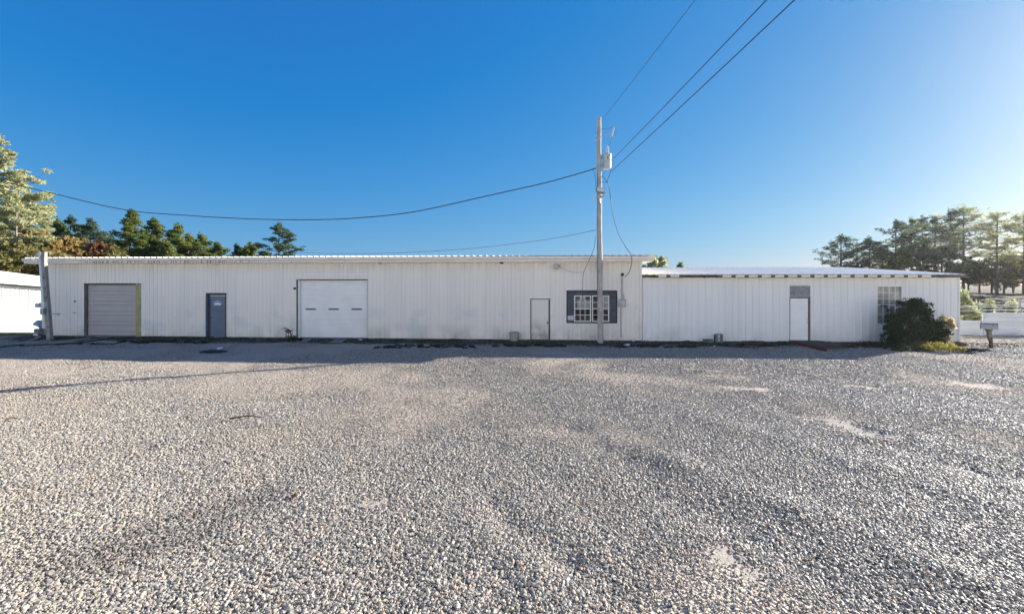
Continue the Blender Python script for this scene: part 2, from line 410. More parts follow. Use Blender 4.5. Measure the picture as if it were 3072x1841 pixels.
# bare patches: centre pixel, half sizes in metres, angle
patches=[]
for (x0,y0,x1,y1,hw,st) in [(1085,1508,1145,1504,.16,1),(2155,1652,2230,1688,.20,1),(2390,1245,2540,1262,.14,.8),(2530,1268,2655,1310,.36,1),
                     (2200,1165,2295,1170,.26,1),(2545,1155,2635,1165,.28,1),(2890,1151,2990,1159,.34,1),(2075,1107,2145,1112,.22,.9),
                     (2510,1290,2610,1300,.4,.7),(1170,1318,1130,1322,.25,.5),(2440,1120,2480,1124,.1,.5)]:
    a=gpt(x0,y0); b=gpt(x1,y1); patches.append((a.x,a.y,b.x,b.y,hw,st))
ruts=[]
for pts,amp,wd in [([(1440,1480),(1520,1580),(1700,1690),(2100,1900)],-.035,.20),([(1430,1540),(1480,1600),(1600,1700),(1700,1841)],.03,.18),
               ([(1700,1280),(1900,1400),(2150,1560),(2450,1720),(2700,1841)],-.030,.28),([(1780,1280),(2050,1400),(2400,1540),(2800,1700),(3100,1800)],.035,.26),
               ([(2340,1225),(2560,1290),(2900,1400),(3072,1440)],-.03,.3),([(2100,1250),(2600,1400),(3072,1560)],.03,.3),
               ([(300,1700),(700,1500),(900,1400)],-.02,.3),([(0,1500),(500,1330),(900,1250)],.02,.35),([(2180,1167),(2240,1176),(2300,1172)],.045,.16),
               ([(2540,1300),(2600,1318),(2670,1322)],.045,.14),([(2050,1104),(2100,1114),(2150,1116)],.045,.16),([(2400,1118),(2440,1126),(2510,1127)],.03,.12)]:
    g=[gpt(*p) for p in pts]
    for a,b in zip(g[:-1],g[1:]): ruts.append((a.x,a.y,b.x,b.y,wd,amp))
def yard_h(x,y):
    n=noise.noise; V=Vector
    z=.035*n(V((x*.35,y*.35,0)))+.020*n(V((x*1.1,y*1.1,5)))+.011*n(V((x*2.7,y*2.7,9)))
    fade=sstep(22.0,19.0,y); z*= .25+.75*fade
    for r in ruts:
        if abs(x-r[0])>8 and abs(x-r[2])>8: continue
        m=seg_mask(x,y,*r[:4],r[4]*2)
        if m>0: z+=1.15*r[5]*m*m*(3-2*m)*(.7+.6*n(V((x*3,y*3,2))))
    # raised litter strip along the wall foot
    zw=.0
    vloc=(y-F1.o.y)*F1.c-(x-F1.o.x)*F1.s if x<5.9 else (y-F2.o.y)*F2.c-(x-F2.o.x)*F2.s
    m=sstep(-1.6,-.35,vloc)*(1-sstep(.2,.8,vloc))
    if -24.5<x<20.5: z+=.055*(1-.85*sstep(-18,-20,x))*m*(.6+1.2*n(V((x*1.3,y*2.2,7))))
    return z
def masks(x,y):
    n=noise.noise; V=Vector
    bare=0
    for p in patches:
        m=seg_mask(x,y,*p[:4],p[4]*1.5)
        if m>0: bare=max(bare,p[5]*sstep(.12,.75,m+.45*n(V((x*4,y*4,1)))+.35*n(V((x*11,y*11,4)))))
    g=n(V((x*.28+4,y*.28,2)))+.5*n(V((x*.8,y*.8,3)))
    warm=sstep(-.05,.55,g+.35*sstep(2,-10,x)*sstep(6,13,y)+.05)
    a=gpt(300,1660); b=gpt(760,1500)
    stain_shade=sstep(.1,.75,seg_mask(x,y,a.x,a.y,b.x,b.y,.75)+.35*n(V((x*2.2,y*2.2,8))))*.5
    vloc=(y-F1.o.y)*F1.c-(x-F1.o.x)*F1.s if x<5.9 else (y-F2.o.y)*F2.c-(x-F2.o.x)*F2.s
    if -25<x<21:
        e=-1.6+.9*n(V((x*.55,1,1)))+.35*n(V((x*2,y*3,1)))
        stain_shade=max(stain_shade,.95*sstep(e-.25,e+.35,vloc))  # dark litter soil at the wall, widened to paint in the buildings' shade
    if x>20.3 : stain_shade=max(stain_shade,.9*sstep(23.2,23.9,y+.5*n(V((x*.8,0,0)))))
    if x<-24 : stain_shade=max(stain_shade,.6*sstep(22.5,23.6,y+.6*n(V((x*.8,0,0)))))
    return warm,stain_shade,bare
xs=[-60+i*1.0 for i in range(34)]+[-26+i*.16 for i in range(1,300)]+[22+i*1.0 for i in range(1,30)]
ys=[-46+i*1.6 for i in range(29)]+[1.2+.15*i for i in range(1,158)]
ys=[y for y in ys if y<=24.3]
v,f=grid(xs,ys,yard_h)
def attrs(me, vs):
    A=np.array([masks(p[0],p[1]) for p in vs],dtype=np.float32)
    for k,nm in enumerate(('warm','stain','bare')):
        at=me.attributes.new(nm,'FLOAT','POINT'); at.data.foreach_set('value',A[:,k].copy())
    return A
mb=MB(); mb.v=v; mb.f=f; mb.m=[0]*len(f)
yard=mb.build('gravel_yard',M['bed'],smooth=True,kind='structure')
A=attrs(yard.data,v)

# ---- loose stones over the yard (geometry nodes, one stuff object)
fx=[];keep=[]
n=len(xs)
def in_view(x,y): return 2.4<y<24.2 and abs(x)<1.13*y+2.6
vloc=lambda x,y:(y-F1.o.y)*F1.c-(x-F1.o.x)*F1.s if x<5.9 else (y-F2.o.y)*F2.c-(x-F2.o.x)*F2.s
sel=[]
for q in f:
    cx_=sum(v[i][0] for i in q)/4; cy_=sum(v[i][1] for i in q)/4
    if in_view(cx_,cy_) and not (-24<cx_<20.3 and vloc(cx_,cy_)>-.15): sel.append(q)
used=sorted({i for q in sel for i in q}); mp={i:k for k,i in enumerate(used)}
gm=bpy.data.meshes.new('loose_gravel')
gm.from_pydata([v[i] for i in used],[],[tuple(mp[i] for i in q) for q in sel]); gm.update(); gm.materials.append(M['stone'])
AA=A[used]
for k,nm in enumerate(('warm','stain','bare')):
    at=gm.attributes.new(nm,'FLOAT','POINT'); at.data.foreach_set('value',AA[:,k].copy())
den=[]; szs=[]
for k,i in enumerate(used):
    x,y=v[i][0],v[i][1]
    d=3600 if y<6 else (3600-(y-6)*325 if y<14 else max(620,940-(y-14)*45))
    d*=(1-.95*AA[k,2])*(1-.5*AA[k,0])*(1-.75*AA[k,1]*sstep(15,18,y))
    den.append(d); szs.append((1.0 if y<8 else 1+.025*(y-8))*(1-.35*AA[k,0])*(1-.3*AA[k,2]))
for nm,arr in (('den',den),('siz',szs)):
    at=gm.attributes.new(nm,'FLOAT','POINT'); at.data.foreach_set('value',np.array(arr,dtype=np.float32))
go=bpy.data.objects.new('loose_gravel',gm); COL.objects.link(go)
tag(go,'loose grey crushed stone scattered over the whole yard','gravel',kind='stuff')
ng=bpy.data.node_groups.new('scatter_stones','GeometryNodeTree')
ng.interface.new_socket('Geometry',in_out='INPUT',socket_type='NodeSocketGeometry'); ng.interface.new_socket('Geometry',in_out='OUTPUT',socket_type='NodeSocketGeometry')
N=ng.nodes.new; L=ng.links.new
gi=N('NodeGroupInput'); gout=N('NodeGroupOutput')
dp=N('GeometryNodeDistributePointsOnFaces'); L(gi.outputs[0],dp.inputs['Mesh'])
na=N('GeometryNodeInputNamedAttribute'); na.data_type='FLOAT'; na.inputs[0].default_value='den'; L(na.outputs[0],dp.inputs['Density'])
join=N('GeometryNodeJoinGeometry')
for k in range(7):
    ico=N('GeometryNodeMeshIcoSphere'); ico.inputs['Radius'].default_value=.0134; ico.inputs['Subdivisions'].default_value=2
    sp=N('GeometryNodeSetPosition'); L(ico.outputs[0],sp.inputs['Geometry'])
    nt=N('ShaderNodeTexNoise'); nt.noise_dimensions='4D'; nt.inputs['W'].default_value=k*7.3; nt.inputs['Scale'].default_value=44; nt.inputs['Detail'].default_value=1.5
    ps=N('GeometryNodeInputPosition'); L(ps.outputs[0],nt.inputs['Vector'])
    s1=N('ShaderNodeVectorMath'); s1.operation='SUBTRACT'; L(nt.outputs['Color'],s1.inputs[0]); s1.inputs[1].default_value=(.5,.5,.5)
    s2=N('ShaderNodeVectorMath'); s2.operation='SCALE'; L(s1.outputs[0],s2.inputs[0]); s2.inputs['Scale'].default_value=.034
    L(s2.outputs[0],sp.inputs['Offset'])
    # flatten along a few facets: snap with voronoi-like squash
    tf=N('GeometryNodeTransform'); L(sp.outputs[0],tf.inputs[0]); tf.inputs['Scale'].default_value=(1.25+.12*(k%3),.95-.05*(k%2),.68+.05*(k%4))
    ss=N('GeometryNodeSetShadeSmooth'); L(tf.outputs[0],ss.inputs[0]); ss.inputs['Shade Smooth'].default_value=False
    sm=N('GeometryNodeSetMaterial'); sm.inputs['Material'].default_value=M['stone']; L(ss.outputs[0],sm.inputs[0])
    g2=N('GeometryNodeGeometryToInstance'); L(sm.outputs[0],g2.inputs[0]); L(g2.outputs[0],join.inputs[0])
ip=N('GeometryNodeInstanceOnPoints'); L(dp.outputs['Points'],ip.inputs['Points']); L(join.outputs[0],ip.inputs['Instance']); ip.inputs['Pick Instance'].default_value=True
rr=N('FunctionNodeRandomValue'); rr.data_type='FLOAT_VECTOR'; rr.inputs[0].default_value=(-.55,-.55,0); rr.inputs[1].default_value=(.55,.55,6.283); L(rr.outputs[0],ip.inputs['Rotation'])
rs=N('FunctionNodeRandomValue'); rs.data_type='FLOAT'; rs.inputs[2].default_value=0; rs.inputs[3].default_value=1; rs.inputs['Seed'].default_value=5
pw=N('ShaderNodeMath'); pw.operation='POWER'; L(rs.outputs[1],pw.inputs[0]); pw.inputs[1].default_value=2.2
ma=N('ShaderNodeMath'); ma.operation='MULTIPLY_ADD'; L(pw.outputs[0],ma.inputs[0]); ma.inputs[1].default_value=.95; ma.inputs[2].default_value=.50
nb=N('GeometryNodeInputNamedAttribute'); nb.data_type='FLOAT'; nb.inputs[0].default_value='siz'
mm=N('ShaderNodeMath'); mm.operation='MULTIPLY'; L(ma.outputs[0],mm.inputs[0]); L(nb.outputs[0],mm.inputs[1])
L(mm.outputs[0],ip.inputs['Scale'])
tr=N('GeometryNodeTranslateInstances'); L(ip.outputs[0],tr.inputs[0]); rz_=N('FunctionNodeRandomValue'); rz_.data_type='FLOAT_VECTOR'; rz_.inputs[0].default_value=(0,0,-.002); rz_.inputs[1].default_value=(0,0,.010); rz_.inputs['Seed'].default_value=9; L(rz_.outputs[0],tr.inputs['Translation']); tr.inputs['Local Space'].default_value=False
L(tr.outputs[0],gout.inputs[0])
md=go.modifiers.new('scatter','NODES'); md.node_group=ng

# ------------------------------------------------------------------ foliage generator
def leaf_mesh(name, centers, radii, counts, size, aspect, mat, parent, tones=None, flat=.6, rng=None, up=0.0):
    """leaf faces spread through ellipsoidal clumps"""
    rng=rng or np.random.default_rng(1)
    V=[];T=[]
    for c,r,k,tn in zip(centers,radii,counts,tones):
        k=int(k)
        d=rng.normal(size=(k,3)); d/=np.linalg.norm(d,axis=1)[:,None]
        rad=rng.random(k)**.45
        p=np.array(c)+d*rad[:,None]*np.array(r)
        a=rng.normal(size=(k,3)); a[:,2]=a[:,2]*flat+up; a=a*.6+d*.8; a/=np.linalg.norm(a,axis=1)[:,None]
        b=np.cross(a,rng.normal(size=(k,3))); b/=np.linalg.norm(b,axis=1)[:,None]+1e-9
        s=size*(.6+.8*rng.random(k))[:,None]
        a=a*s; b=b*s*aspect
        q=np.stack([p-a*.5-b*.2,p-b*.5+a*.05,p+a*.55,p+b*.5+a*.05],1)
        V.append(q.reshape(-1,3))
        T.append(np.repeat(np.clip(tn+rng.normal(size=k)*.16,0,1),4))
    V=np.concatenate(V).astype(np.float32); T=np.concatenate(T).astype(np.float32)
    nf=len(V)//4
    me=bpy.data.meshes.new(name); me.vertices.add(len(V)); me.vertices.foreach_set('co',V.ravel())
    me.loops.add(len(V)); me.loops.foreach_set('vertex_index',np.arange(len(V),dtype=np.int32))
    me.polygons.add(nf); me.polygons.foreach_set('loop_start',np.arange(0,len(V),4,dtype=np.int32))
    me.update(calc_edges=True); me.validate()
    at=me.attributes.new('tone','FLOAT','POINT'); at.data.foreach_set('value',T)
    me.materials.append(mat)
    o=bpy.data.objects.new(name,me); COL.objects.link(o)
    if parent: o.parent=parent
    return o

def tree(name, base, H, R, seed, label, cat, group, kind='pine', mat='pine', c0=.25, dens=1.0, leaf=.30, bark='bark', lean=(0,0), trunk=None, clump=1.0, nl=None):
    rng=np.random.default_rng(seed); rd=random.Random(seed)
    e=empty(name, base, 0, label, cat, group)
    tr_=trunk or max(.10,H*.014)
    pts=[];k=9
    for i in range(k+1):
        t=i/k; pts.append(Vector((lean[0]*t+.02*H*math.sin(t*3+seed)*t*.5, lean[1]*t+.015*H*math.sin(t*4+seed*2)*t*.5, H*.97*t-.15*(i==0))))
    mb=MB(); mb.tube(pts,[tr_*(1-.85*(i/k))+.012 for i in range(k+1)],8)
    def at(t):
        q=t*k; i=min(int(q),k-1); return pts[i].lerp(pts[i+1],q-i)
    C=[];RR=[];CN=[];TN=[]
    nlim=nl or int(H*3.2)
    for j in range(nlim):
        t=c0+(1-c0)*((j+rd.random())/nlim)
        s=(t-c0)/(1-c0)
        if kind=='cone': prof=(1-s)**.8*.95+.06
        elif kind=='pine': prof=math.sin(PI*min(1,(s*.80+.20)))**.7*(.65+.5*rd.random())
        elif kind=='tall': prof=(.30+.9*math.sin(PI*min(1,s*.75+.22)))*(.45+.6*rd.random())
        else: prof=math.sqrt(max(0.02,1-(2*s-.9)**2*.9))*(.7+.4*rd.random())
        ln=R*prof; az=rd.random()*2*PI
        rise={'cone':.10,'pine':.30,'tall':.22}.get(kind,.7)*ln*(.5+rd.random())
        a=at(t*.98); b=a+Vector((math.cos(az)*ln,math.sin(az)*ln,rise))
        m=a.lerp(b,.5)+Vector((0,0,-.06*ln))
        lr=tr_*.30*(1-t*.6)+.012
        mb.tube([a,m,b],[lr,lr*.6,.008],5)
        fan=10 if kind in('pine','tall','cone') else 11
        fan=max(3,int(fan*min(1.2,.35+ln/R)))
        base_t=.25+.45*rd.random()
        side=Vector((-math.sin(az),math.cos(az),0))
        for q in range(fan):
            g=(.30 if kind!='round' else .45)+.75*(q+.8*rd.random())/fan
            p=a.lerp(b,min(1.08,g))+side*rd.uniform(-1,1)*ln*.42*min(1,g)
            p.z+=rd.gauss(0,.05)*R*(1 if kind!='round' else 2.2)+(.05*R if kind!='round' else 0)
            cr=clump*(.14+.22*rd.random())*(R/3.0)**.5
            C.append(tuple(p)); RR.append((cr*1.45,cr*1.45,cr*(.62 if kind!='round' else 1.0)))
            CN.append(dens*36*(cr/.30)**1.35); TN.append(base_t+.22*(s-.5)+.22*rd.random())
            if q%2==0: mb.tube([a.lerp(b,min(1,g)*.8),p],[.012+lr*.2,.006],4)
    # the leader
    for q in range(4):
        p=at(.93+.02*q); C.append((p.x,p.y,p.z+.08*q)); RR.append((.34*clump,.34*clump,.4*clump)); CN.append(40*dens); TN.append(.55)
    mb.build('trunk',M[bark],e,smooth=True)
    leaf_mesh('crown',C,RR,CN,leaf,.30 if kind!='round' else .6,M[mat],e,TN,.7,rng)
    return e
def place(x, ytop, d, zb):         # base and height of a tree whose top shows at pixel (x, ytop) at depth d
    p=px(x,ytop,d); return (p.x,d,zb), p.z-zb

print('terrain ok')
# ------------------------------------------------------------------ long cream building
B1=empty('warehouse',F1.o,F1.a,'long cream metal-sided building with two garage doors and a rust-streaked eave','building')
B2=empty('annex_building',F2.o,F2.a,'lower white ribbed building with bare rafter ends, joined right of the cream one','building')
def prof_groove(u):       # returns breakpoints for a panel with fine grooves
    return None
def profile(u0,u1,pitch,kind):
    pts=[]
    k=math.floor(u0/pitch)-1
    while k*pitch<u1+pitch:
        c=(k+.5)*pitch
        if kind=='groove': pts+=[(c-.014,0),(c-.006,.012),(c+.006,.012),(c+.014,0),(c+.055,0),(c+.062,-.004),(c+.078,-.004),(c+.085,0)]
        elif kind=='rib': pts+=[(c-.036,0),(c-.018,-.022),(c+.018,-.022),(c+.036,0),(c+.105,0),(c+.112,-.005),(c+.128,-.005),(c+.135,0)]
        elif kind=='roof': pts+=[(c-.040,0),(c-.018,.038),(c+.018,.038),(c+.040,0)]
        k+=1
    def val(u):
        for a,b in zip(pts[:-1],pts[1:]):
            if a[0]<=u<=b[0]: return a[1]+(b[1]-a[1])*(u-a[0])/max(1e-9,b[0]-a[0])
        return 0
    return [(u0,val(u0))]+[p for p in pts if u0<p[0]<u1]+[(u1,val(u1))]
def sheet(mb,u0,u1,z0,z1,pitch,kind,v=0):
    pr=profile(u0,u1,pitch,kind); n=len(pr)
    zs=[z0,z1]
    vs=[(u,v+d,z) for z in zs for u,d in pr]
    mb.add(vs,[(i,i+1,n+i+1,n+i) for i in range(n-1)])
def roof_sheet(mb,u0,u1,lines,pitch,thick=.0):
    pr=profile(u0,u1,pitch,'roof'); n=len(pr)
    vs=[(u,v,z+d) for v,z in lines for u,d in pr]
    mb.add(vs,[(k*n+i,k*n+i+1,(k+1)*n+i+1,(k+1)*n+i) for k in range(len(lines)-1) for i in range(n-1)])
def front_wall(mb,u0,u1,z0,z1,openings,pitch,kind):
    cur=u0
    for (a,b,za,zb) in sorted(openings):
        sheet(mb,cur,a,z0,z1,pitch,kind)
        if zb<z1: sheet(mb,a,b,zb,z1,pitch,kind)
        if za>z0+.01: sheet(mb,a,b,z0,za,pitch,kind)
        cur=b
    sheet(mb,cur,u1,z0,z1,pitch,kind)
ZB1=.09
def op(Fm,x0,x1,y0,y1,v=0,floor=None):
    u0,z1=Fm.uz(x0,y0,v); u1,_=Fm.uz(x1,y0,v); _,z0=Fm.uz((x0+x1)/2,y1,v)
    return [u0,u1,(floor if floor is not None else z0),z1]
G1=op(F1,252,427,850,1008,floor=ZB1); D1=op(F1,617,680,878.5,1008,floor=ZB1); G2=op(F1,889,1103,838.5,1018,floor=ZB1)
D2=op(F1,1591,1650,895.5,1020,floor=ZB1); W1=op(F1,1700,1851,872,967)
UL=F1.u(128); UR=0.0
WT=3.72
mb=MB(); front_wall(mb,UL,UR,ZB1-.01,WT,[G1,D1,G2,D2,W1],.2032,'groove')
DP=8.0
wall1=mb.build('wall',M['siding1'],B1)
mb=MB()      # gable ends and rear, same sheet metal
def side_sheet(mb,u,v0,v1,z0,z1,ridge=None):
    n=int((v1-v0)/.2032); vs=[];
    for i in range(n+1):
        v=v0+(v1-v0)*i/n; zz=z1+(0 if ridge is None else ridge*(1-abs(2*i/n-1)))
        vs+= [(u,v,z0),(u,v,zz)]
    mb.add(vs,[(2*i,2*i+1,2*i+3,2*i+2) for i in range(n)])
side_sheet(mb,UL,0,DP,0,3.93,.12); side_sheet(mb,UR,0,DP,0,3.93,.12)
mb.box(UL,UR,DP-.02,DP,0,3.9)
mb.build('side_walls',M['siding1'],B1)
mb=MB(); mb.box(UL-.02,UR-.0,.025,.30,-.15,ZB1-.012)
mb.build('footing',M['foot'],B1)
RL=F1.u(68,-.35); RR_=F1.u(1962,-.35)
mb=MB(); roof_sheet(mb,RL,RR_,[(-.42,3.955),(4.0,4.09),(DP+.4,3.955)],.305)
mb.box(RL+.01,RR_-.01,-.30,DP+.3,3.935,3.951)
mb.build('roof',M['roof'],B1)
mb=MB(); mb.box(RL+.03,RR_-.03,-.30,-.265,3.69,3.812); mb.box(RL+.03,RR_-.03,-.265,-.005,3.70,3.72)
mb.box(RR_-.03,RR_,-.30,DP+.3,3.69,3.934); mb.box(RL,RL+.03,-.30,DP+.3,3.69,3.934)
mb.build('fascia',M['fascia'],B1)
mb=MB()
pr=[(-.302,3.815),(-.335,3.815),(-.365,3.85),(-.365,3.915),(-.375,3.93),(-.355,3.93),(-.345,3.85),(-.33,3.835),(-.302,3.835)]
vs=[(u,v,z) for u in (RL-.02,RR_+.02) for v,z in pr]; n=len(pr)
mb.add(vs,[(i,(i+1)%n,n+(i+1)%n,n+i) for i in range(n)]+[tuple(range(n)),tuple(range(2*n-1,n-1,-1))])
mb.build('gutter',M['gutter'],B1)
# corner trim
mb=MB(); mb.box(UR-.10,UR+.012,-.022,-.014,ZB1-.01,3.69); mb.box(UR+.003,UR+.012,-.014,.10,ZB1-.01,3.69)
mb.build('corner_trim',M['siding1'],B1)
mb=MB(); mb.box(UL-.012,UL+.09,-.022,-.014,ZB1-.01,3.69); mb.box(UL-.012,UL-.003,-.014,.10,ZB1-.01,3.69)
mb.build('corner_trim',M['siding1'],B1)

def sections(mb,u0,u1,z0,z1,v,n,rib,fine=0,amp=.012):
    """sectional door leaf: horizontal sections with stamped ribs; rib = list of fractions in each section"""
    H=(z1-z0)/n; prof=[]
    for k in range(n):
        a=z0+k*H
        prof+=[(a+.001,.045),(a+.013,.045),(a+.015,-.006)] if k else [(a,-.006)]
        for r in rib:
            c=a+H*r; prof+=[(c-.014,-.006),(c-.010,-.006+amp),(c+.010,-.006+amp),(c+.014,-.006)]
        for q in range(fine):
            c=a+H*(q+1)/(fine+1)
            if all(abs(c-(a+H*r))>.04 for r in rib): prof+=[(c-.008,-.006),(c,-.002),(c+.008,-.006)]
        prof+=[(a+H-.015,-.006),(a+H-.013,.045)]
    prof.sort(key=lambda p:p[0])
    vs=[(u,v+d,z) for z,d in prof for u in (u0,u1)]
    mb.add(vs,[(2*i,2*i+1,2*i+3,2*i+2) for i in range(len(prof)-1)])
    mb.box(u0,u1,v+.046,v+.06,z0,z1)
def dark_box(mb,u0,u1,z0,z1,v): mb.box(u0-.3,u1+.3,v,v+.02,z0-.05,z1+.2)

# grey garage door -----------------------------------------------
g0,g1,_,gz=G1
a=F1.u(264,.1); b=F1.u(413,.1); zt=gz-.07
mb=MB(); sections(mb,a,b,ZB1+.0,zt,.12,5,[.38],0,.040)
gd=mb.build('garage_door',M['greydoor'],B1,label='grey ribbed overhead garage door')
mb=MB(); mb.cyl(((a+b)/2+.18,.105,.62),((a+b)/2+.24,.075,.60),.012); mb.cyl(((a+b)/2+.10,.105,.62),((a+b)/2+.30,.10,.58),.010); mb.build('handle',M['galv'],gd)
mb=MB(); mb.box(g0+.02,a-.005,.02,.16,ZB1-.06,zt+.05); mb.box(g0-.01,g0+.05,.005,.05,ZB1-.03,zt+.02)
mb.build('door_jamb',M['greywood'],B1,label='weathered grey timber door jamb')
mb=MB(); mb.box(b+.005,g1-.03,-.012,.16,ZB1-.09,gz-.01)
mb.build('door_jamb',M['yellowwood'],B1,label='yellow-green stained timber door jamb')
mb=MB(); mb.box(g1-.028,g1+.05,-.026,-.006,ZB1,gz-.02); mb.build('door_trim',M['white'],B1)
mb=MB()
for i in range(14):
    u=g0+(g1-g0)*i/14; mb.box(u,u+.07,-.012,.10,gz-.035-.03*random.random(),gz+.004)
mb.box(g0,g1,.02,.16,gz-.07,gz); mb.build('door_header',M['darktrim'],B1)

# slate entrance door -----------------------------------------------
d0,d1,_,dz=D1
mb=MB(); mb.box(d0,d0+.11,.01,.14,ZB1-.08,dz); mb.box(d0+.11,d1-.06,.01,.14,dz-.11,dz); mb.box(d1-.085,d1,.01,.14,ZB1-.08,dz)
mb.box(d0+.11,d0+.15,.035,.14,ZB1-.06,dz-.11)
fr=mb.build('door_frame',M['darktrim'],B1,label='dark worn frame of the slate-blue door')
mb=MB(); mb.box(d0+.004,d0+.10,.002,.009,ZB1,dz-.15); mb.box(d0+.15,d0+.20,.05,.10,ZB1,dz-.13); mb.build('frame_lining',M['bluetrim'],fr)
mb=MB(); mb.box(d0-.03,d0-.0,-.022,-.003,ZB1,dz-.2); mb.build('chipped_trim',M['siding1'],B1)
mb=MB(); mb.box(d1+.0,d1+.045,-.022,-.003,ZB1,dz-.05); mb.build('chipped_trim',M['siding1'],B1)
a=d0+.20; b=d1-.09
mb=MB(); mb.box(a,b,.07,.11,ZB1-.03,dz-.115)
for zc in (F1.uz(650,940)[1],F1.uz(650,967)[1],F1.uz(650,994)[1]):
    mb.box(a+.03,b-.03,.058,.07,zc-.012,zc+.012); mb.box(a+.03,b-.03,.062,.07,zc-.05,zc-.035)
dr=mb.build('door',M['bluedoor'],B1,label='slate-blue entrance door with a half-round fan light',bevel=.004)
uc,zc=F1.uz(652,915,.06); mb=MB()
fan=[(uc+.19*math.cos(t*PI/14),.064,zc+.135*math.sin(t*PI/14)) for t in range(15)]
mb.add(fan+[(x,.069,z) for x,_,z in fan],[tuple(range(14,-1,-1))]+[(i,i+1,i+16,i+15) for i in range(14)])
for k in range(7):
    t=PI*(.14+.72*k/6); r=.030 if k==3 else .021
    cx_,cz_=uc+.235*math.cos(t),zc+.20*math.sin(t)+.015
    mb.cyl((cx_,.064,cz_),(cx_,.070,cz_),r,n=10)
mb.build('fan_light',M['glasslight'],dr)
mb=MB(); mb.cyl((a+.06,.03,1.0),(a+.06,.07,1.0),.028); mb.build('handle',M['rust'],dr)
mb=MB(); mb.box(a,b,.055,.062,dz-.155,dz-.12); mb.build('weather_strip',M['galv'],dr)

# white garage door -----------------------------------------------
g0,g1,_,gz=G2
a=F1.u(902,.1); b=F1.u(1102,.1); zt=gz-.03
mb=MB(); sections(mb,a,b,ZB1-.035,zt,.12,4,[.34,.67],9,.034)
gd=mb.build('garage_door',M['whitegarage'],B1,label='wide white overhead garage door with three slot windows')
for x0,x1 in ((916.5,947.5),(985.5,1016),(1054,1085)):
    u0,z1=F1.uz(x0,924.5,.1); u1,z0=F1.uz(x1,929.5,.1)
    mb=MB()
    mb.box(u0-.025,u1+.025,.098,.112,z1,z1+.02); mb.box(u0-.025,u1+.025,.098,.112,z0-.02,z0); mb.box(u0-.025,u0,.098,.112,z0,z1); mb.box(u1,u1+.025,.098,.112,z0,z1)
    wf=mb.build('slot_window',M['white'],gd); mb=MB(); mb.box(u0,u1,.103,.111,z0,z1); mb.build('pane',M['inside'],wf)
mb=MB(); mb.box(g0+.0,a-.06,.0,.16,ZB1-.08,zt); mb.build('door_jamb',M['greywood'],B1,label='split weathered jamb post of the white garage door')
mb=MB(); mb.box(a-.058,a-.004,-.012,.13,ZB1-.04,gz-.02); mb.build('door_trim',M['white'],B1)
mb=MB(); mb.box(g0,g1,-.006,.14,gz-.028,gz+.012); mb.build('door_header',M['darktrim'],B1)

# cream steel door -----------------------------------------------
def six_panel(mb,a,b,z0,z1,v):
    mb.box(a,b,v,v+.045,z0,z1)
    W=b-a; H=z1-z0
    for (fz0,fz1) in ((.80,.93),(.43,.75),(.08,.37)):
        for (fx0,fx1) in ((.13,.46),(.54,.87)):
            x0,x1,y0,y1=a+W*fx0,a+W*fx1,z0+H*fz0,z0+H*fz1
            for (p,q,r,s_) in ((x0,x1,y1-.012,y1),(x0,x1,y0,y0+.012),(x0,x0+.012,y0+.012,y1-.012),(x1-.012,x1,y0+.012,y1-.012)):
                mb.box(p,q,v-.007,v,r,s_)
            mb.box(x0+.035,x1-.035,v-.006,v,y0+.035,y1-.035)
d0,d1,_,dz=D2
mb=MB(); mb.box(d0,d0+.035,-.004,.10,ZB1-.03,dz); mb.box(d1-.055,d1,-.004,.10,ZB1-.03,dz); mb.box(d0+.035,d1-.055,-.004,.10,dz-.03,dz)
mb.build('door_frame',M['darktrim'],B1)
mb=MB(); six_panel(mb,d0+.045,d1-.065,ZB1,dz-.04,.03); dr=mb.build('door',M['stained'],B1,label='cream steel door, green with algae at the foot')
uk,zk=F1.uz(1643,968); mb=MB(); mb.cyl((uk,-.03,zk),(uk,.03,zk),.036); mb.build('door_knob',M['black'],dr)
mb=MB(); mb.box(d0-.1,d1+.15,-.06,.24,ZB1-.13,ZB1-.008); mb.build('threshold',M['foot'],B1)

# double window with shingle surround ---------------------------------
u0,u1,z0,z1=W1
wa=op(F1,1722.5,1773,886,965); wb=op(F1,1776,1827.5,886,965)
mb=MB(); nrow=13
def strip(ua,ub,za,zb,mb):
    if zb-za<.02: return
    k=max(1,round((zb-za)/.105)); h=(zb-za)/k
    for i in range(k):
        za_=za+i*h; j=random.uniform(-.008,.004)
        mb.add([(ua,-.004+j,za_),(ub,-.004+j,za_),(ub,.045,za_+h),(ua,.045,za_+h),(ua,.06,za_),(ub,.06,za_),(ub,.06,za_+h),(ua,.06,za_+h)],
               [(0,1,2,3),(0,4,5,1),(0,3,7,4),(1,5,6,2)])
strip(u0,wa[0],z0,z1,mb); strip(wb[1],u1,z0,z1,mb); strip(wa[0],wb[1],wa[3],z1,mb); strip(wa[1],wb[0],wa[2],wa[3],mb)
sur=mb.build('window_surround',M['shingle'],B1)
mb=MB(); e_=.035
mb.box(u0-.01,u1+.01,-.02,.02,z1-.03,z1+.02); mb.box(u0-.01,u0+.03,-.02,.02,z0-.02,z1-.03); mb.box(u1-.03,u1+.01,-.02,.02,z0-.02,z1-.03); mb.box(u0+.03,u1-.03,-.012,.02,z0-.035,z0)
mb.build('surround_edge',M['darktrim'],sur)
mb=MB(); un,zn=F1.uz(1703,946.5); um,zm=F1.uz(1721,961); mb.box(un,um,-.004,.010,zm,zn); mb.build('notice_board',M['paper'],sur)
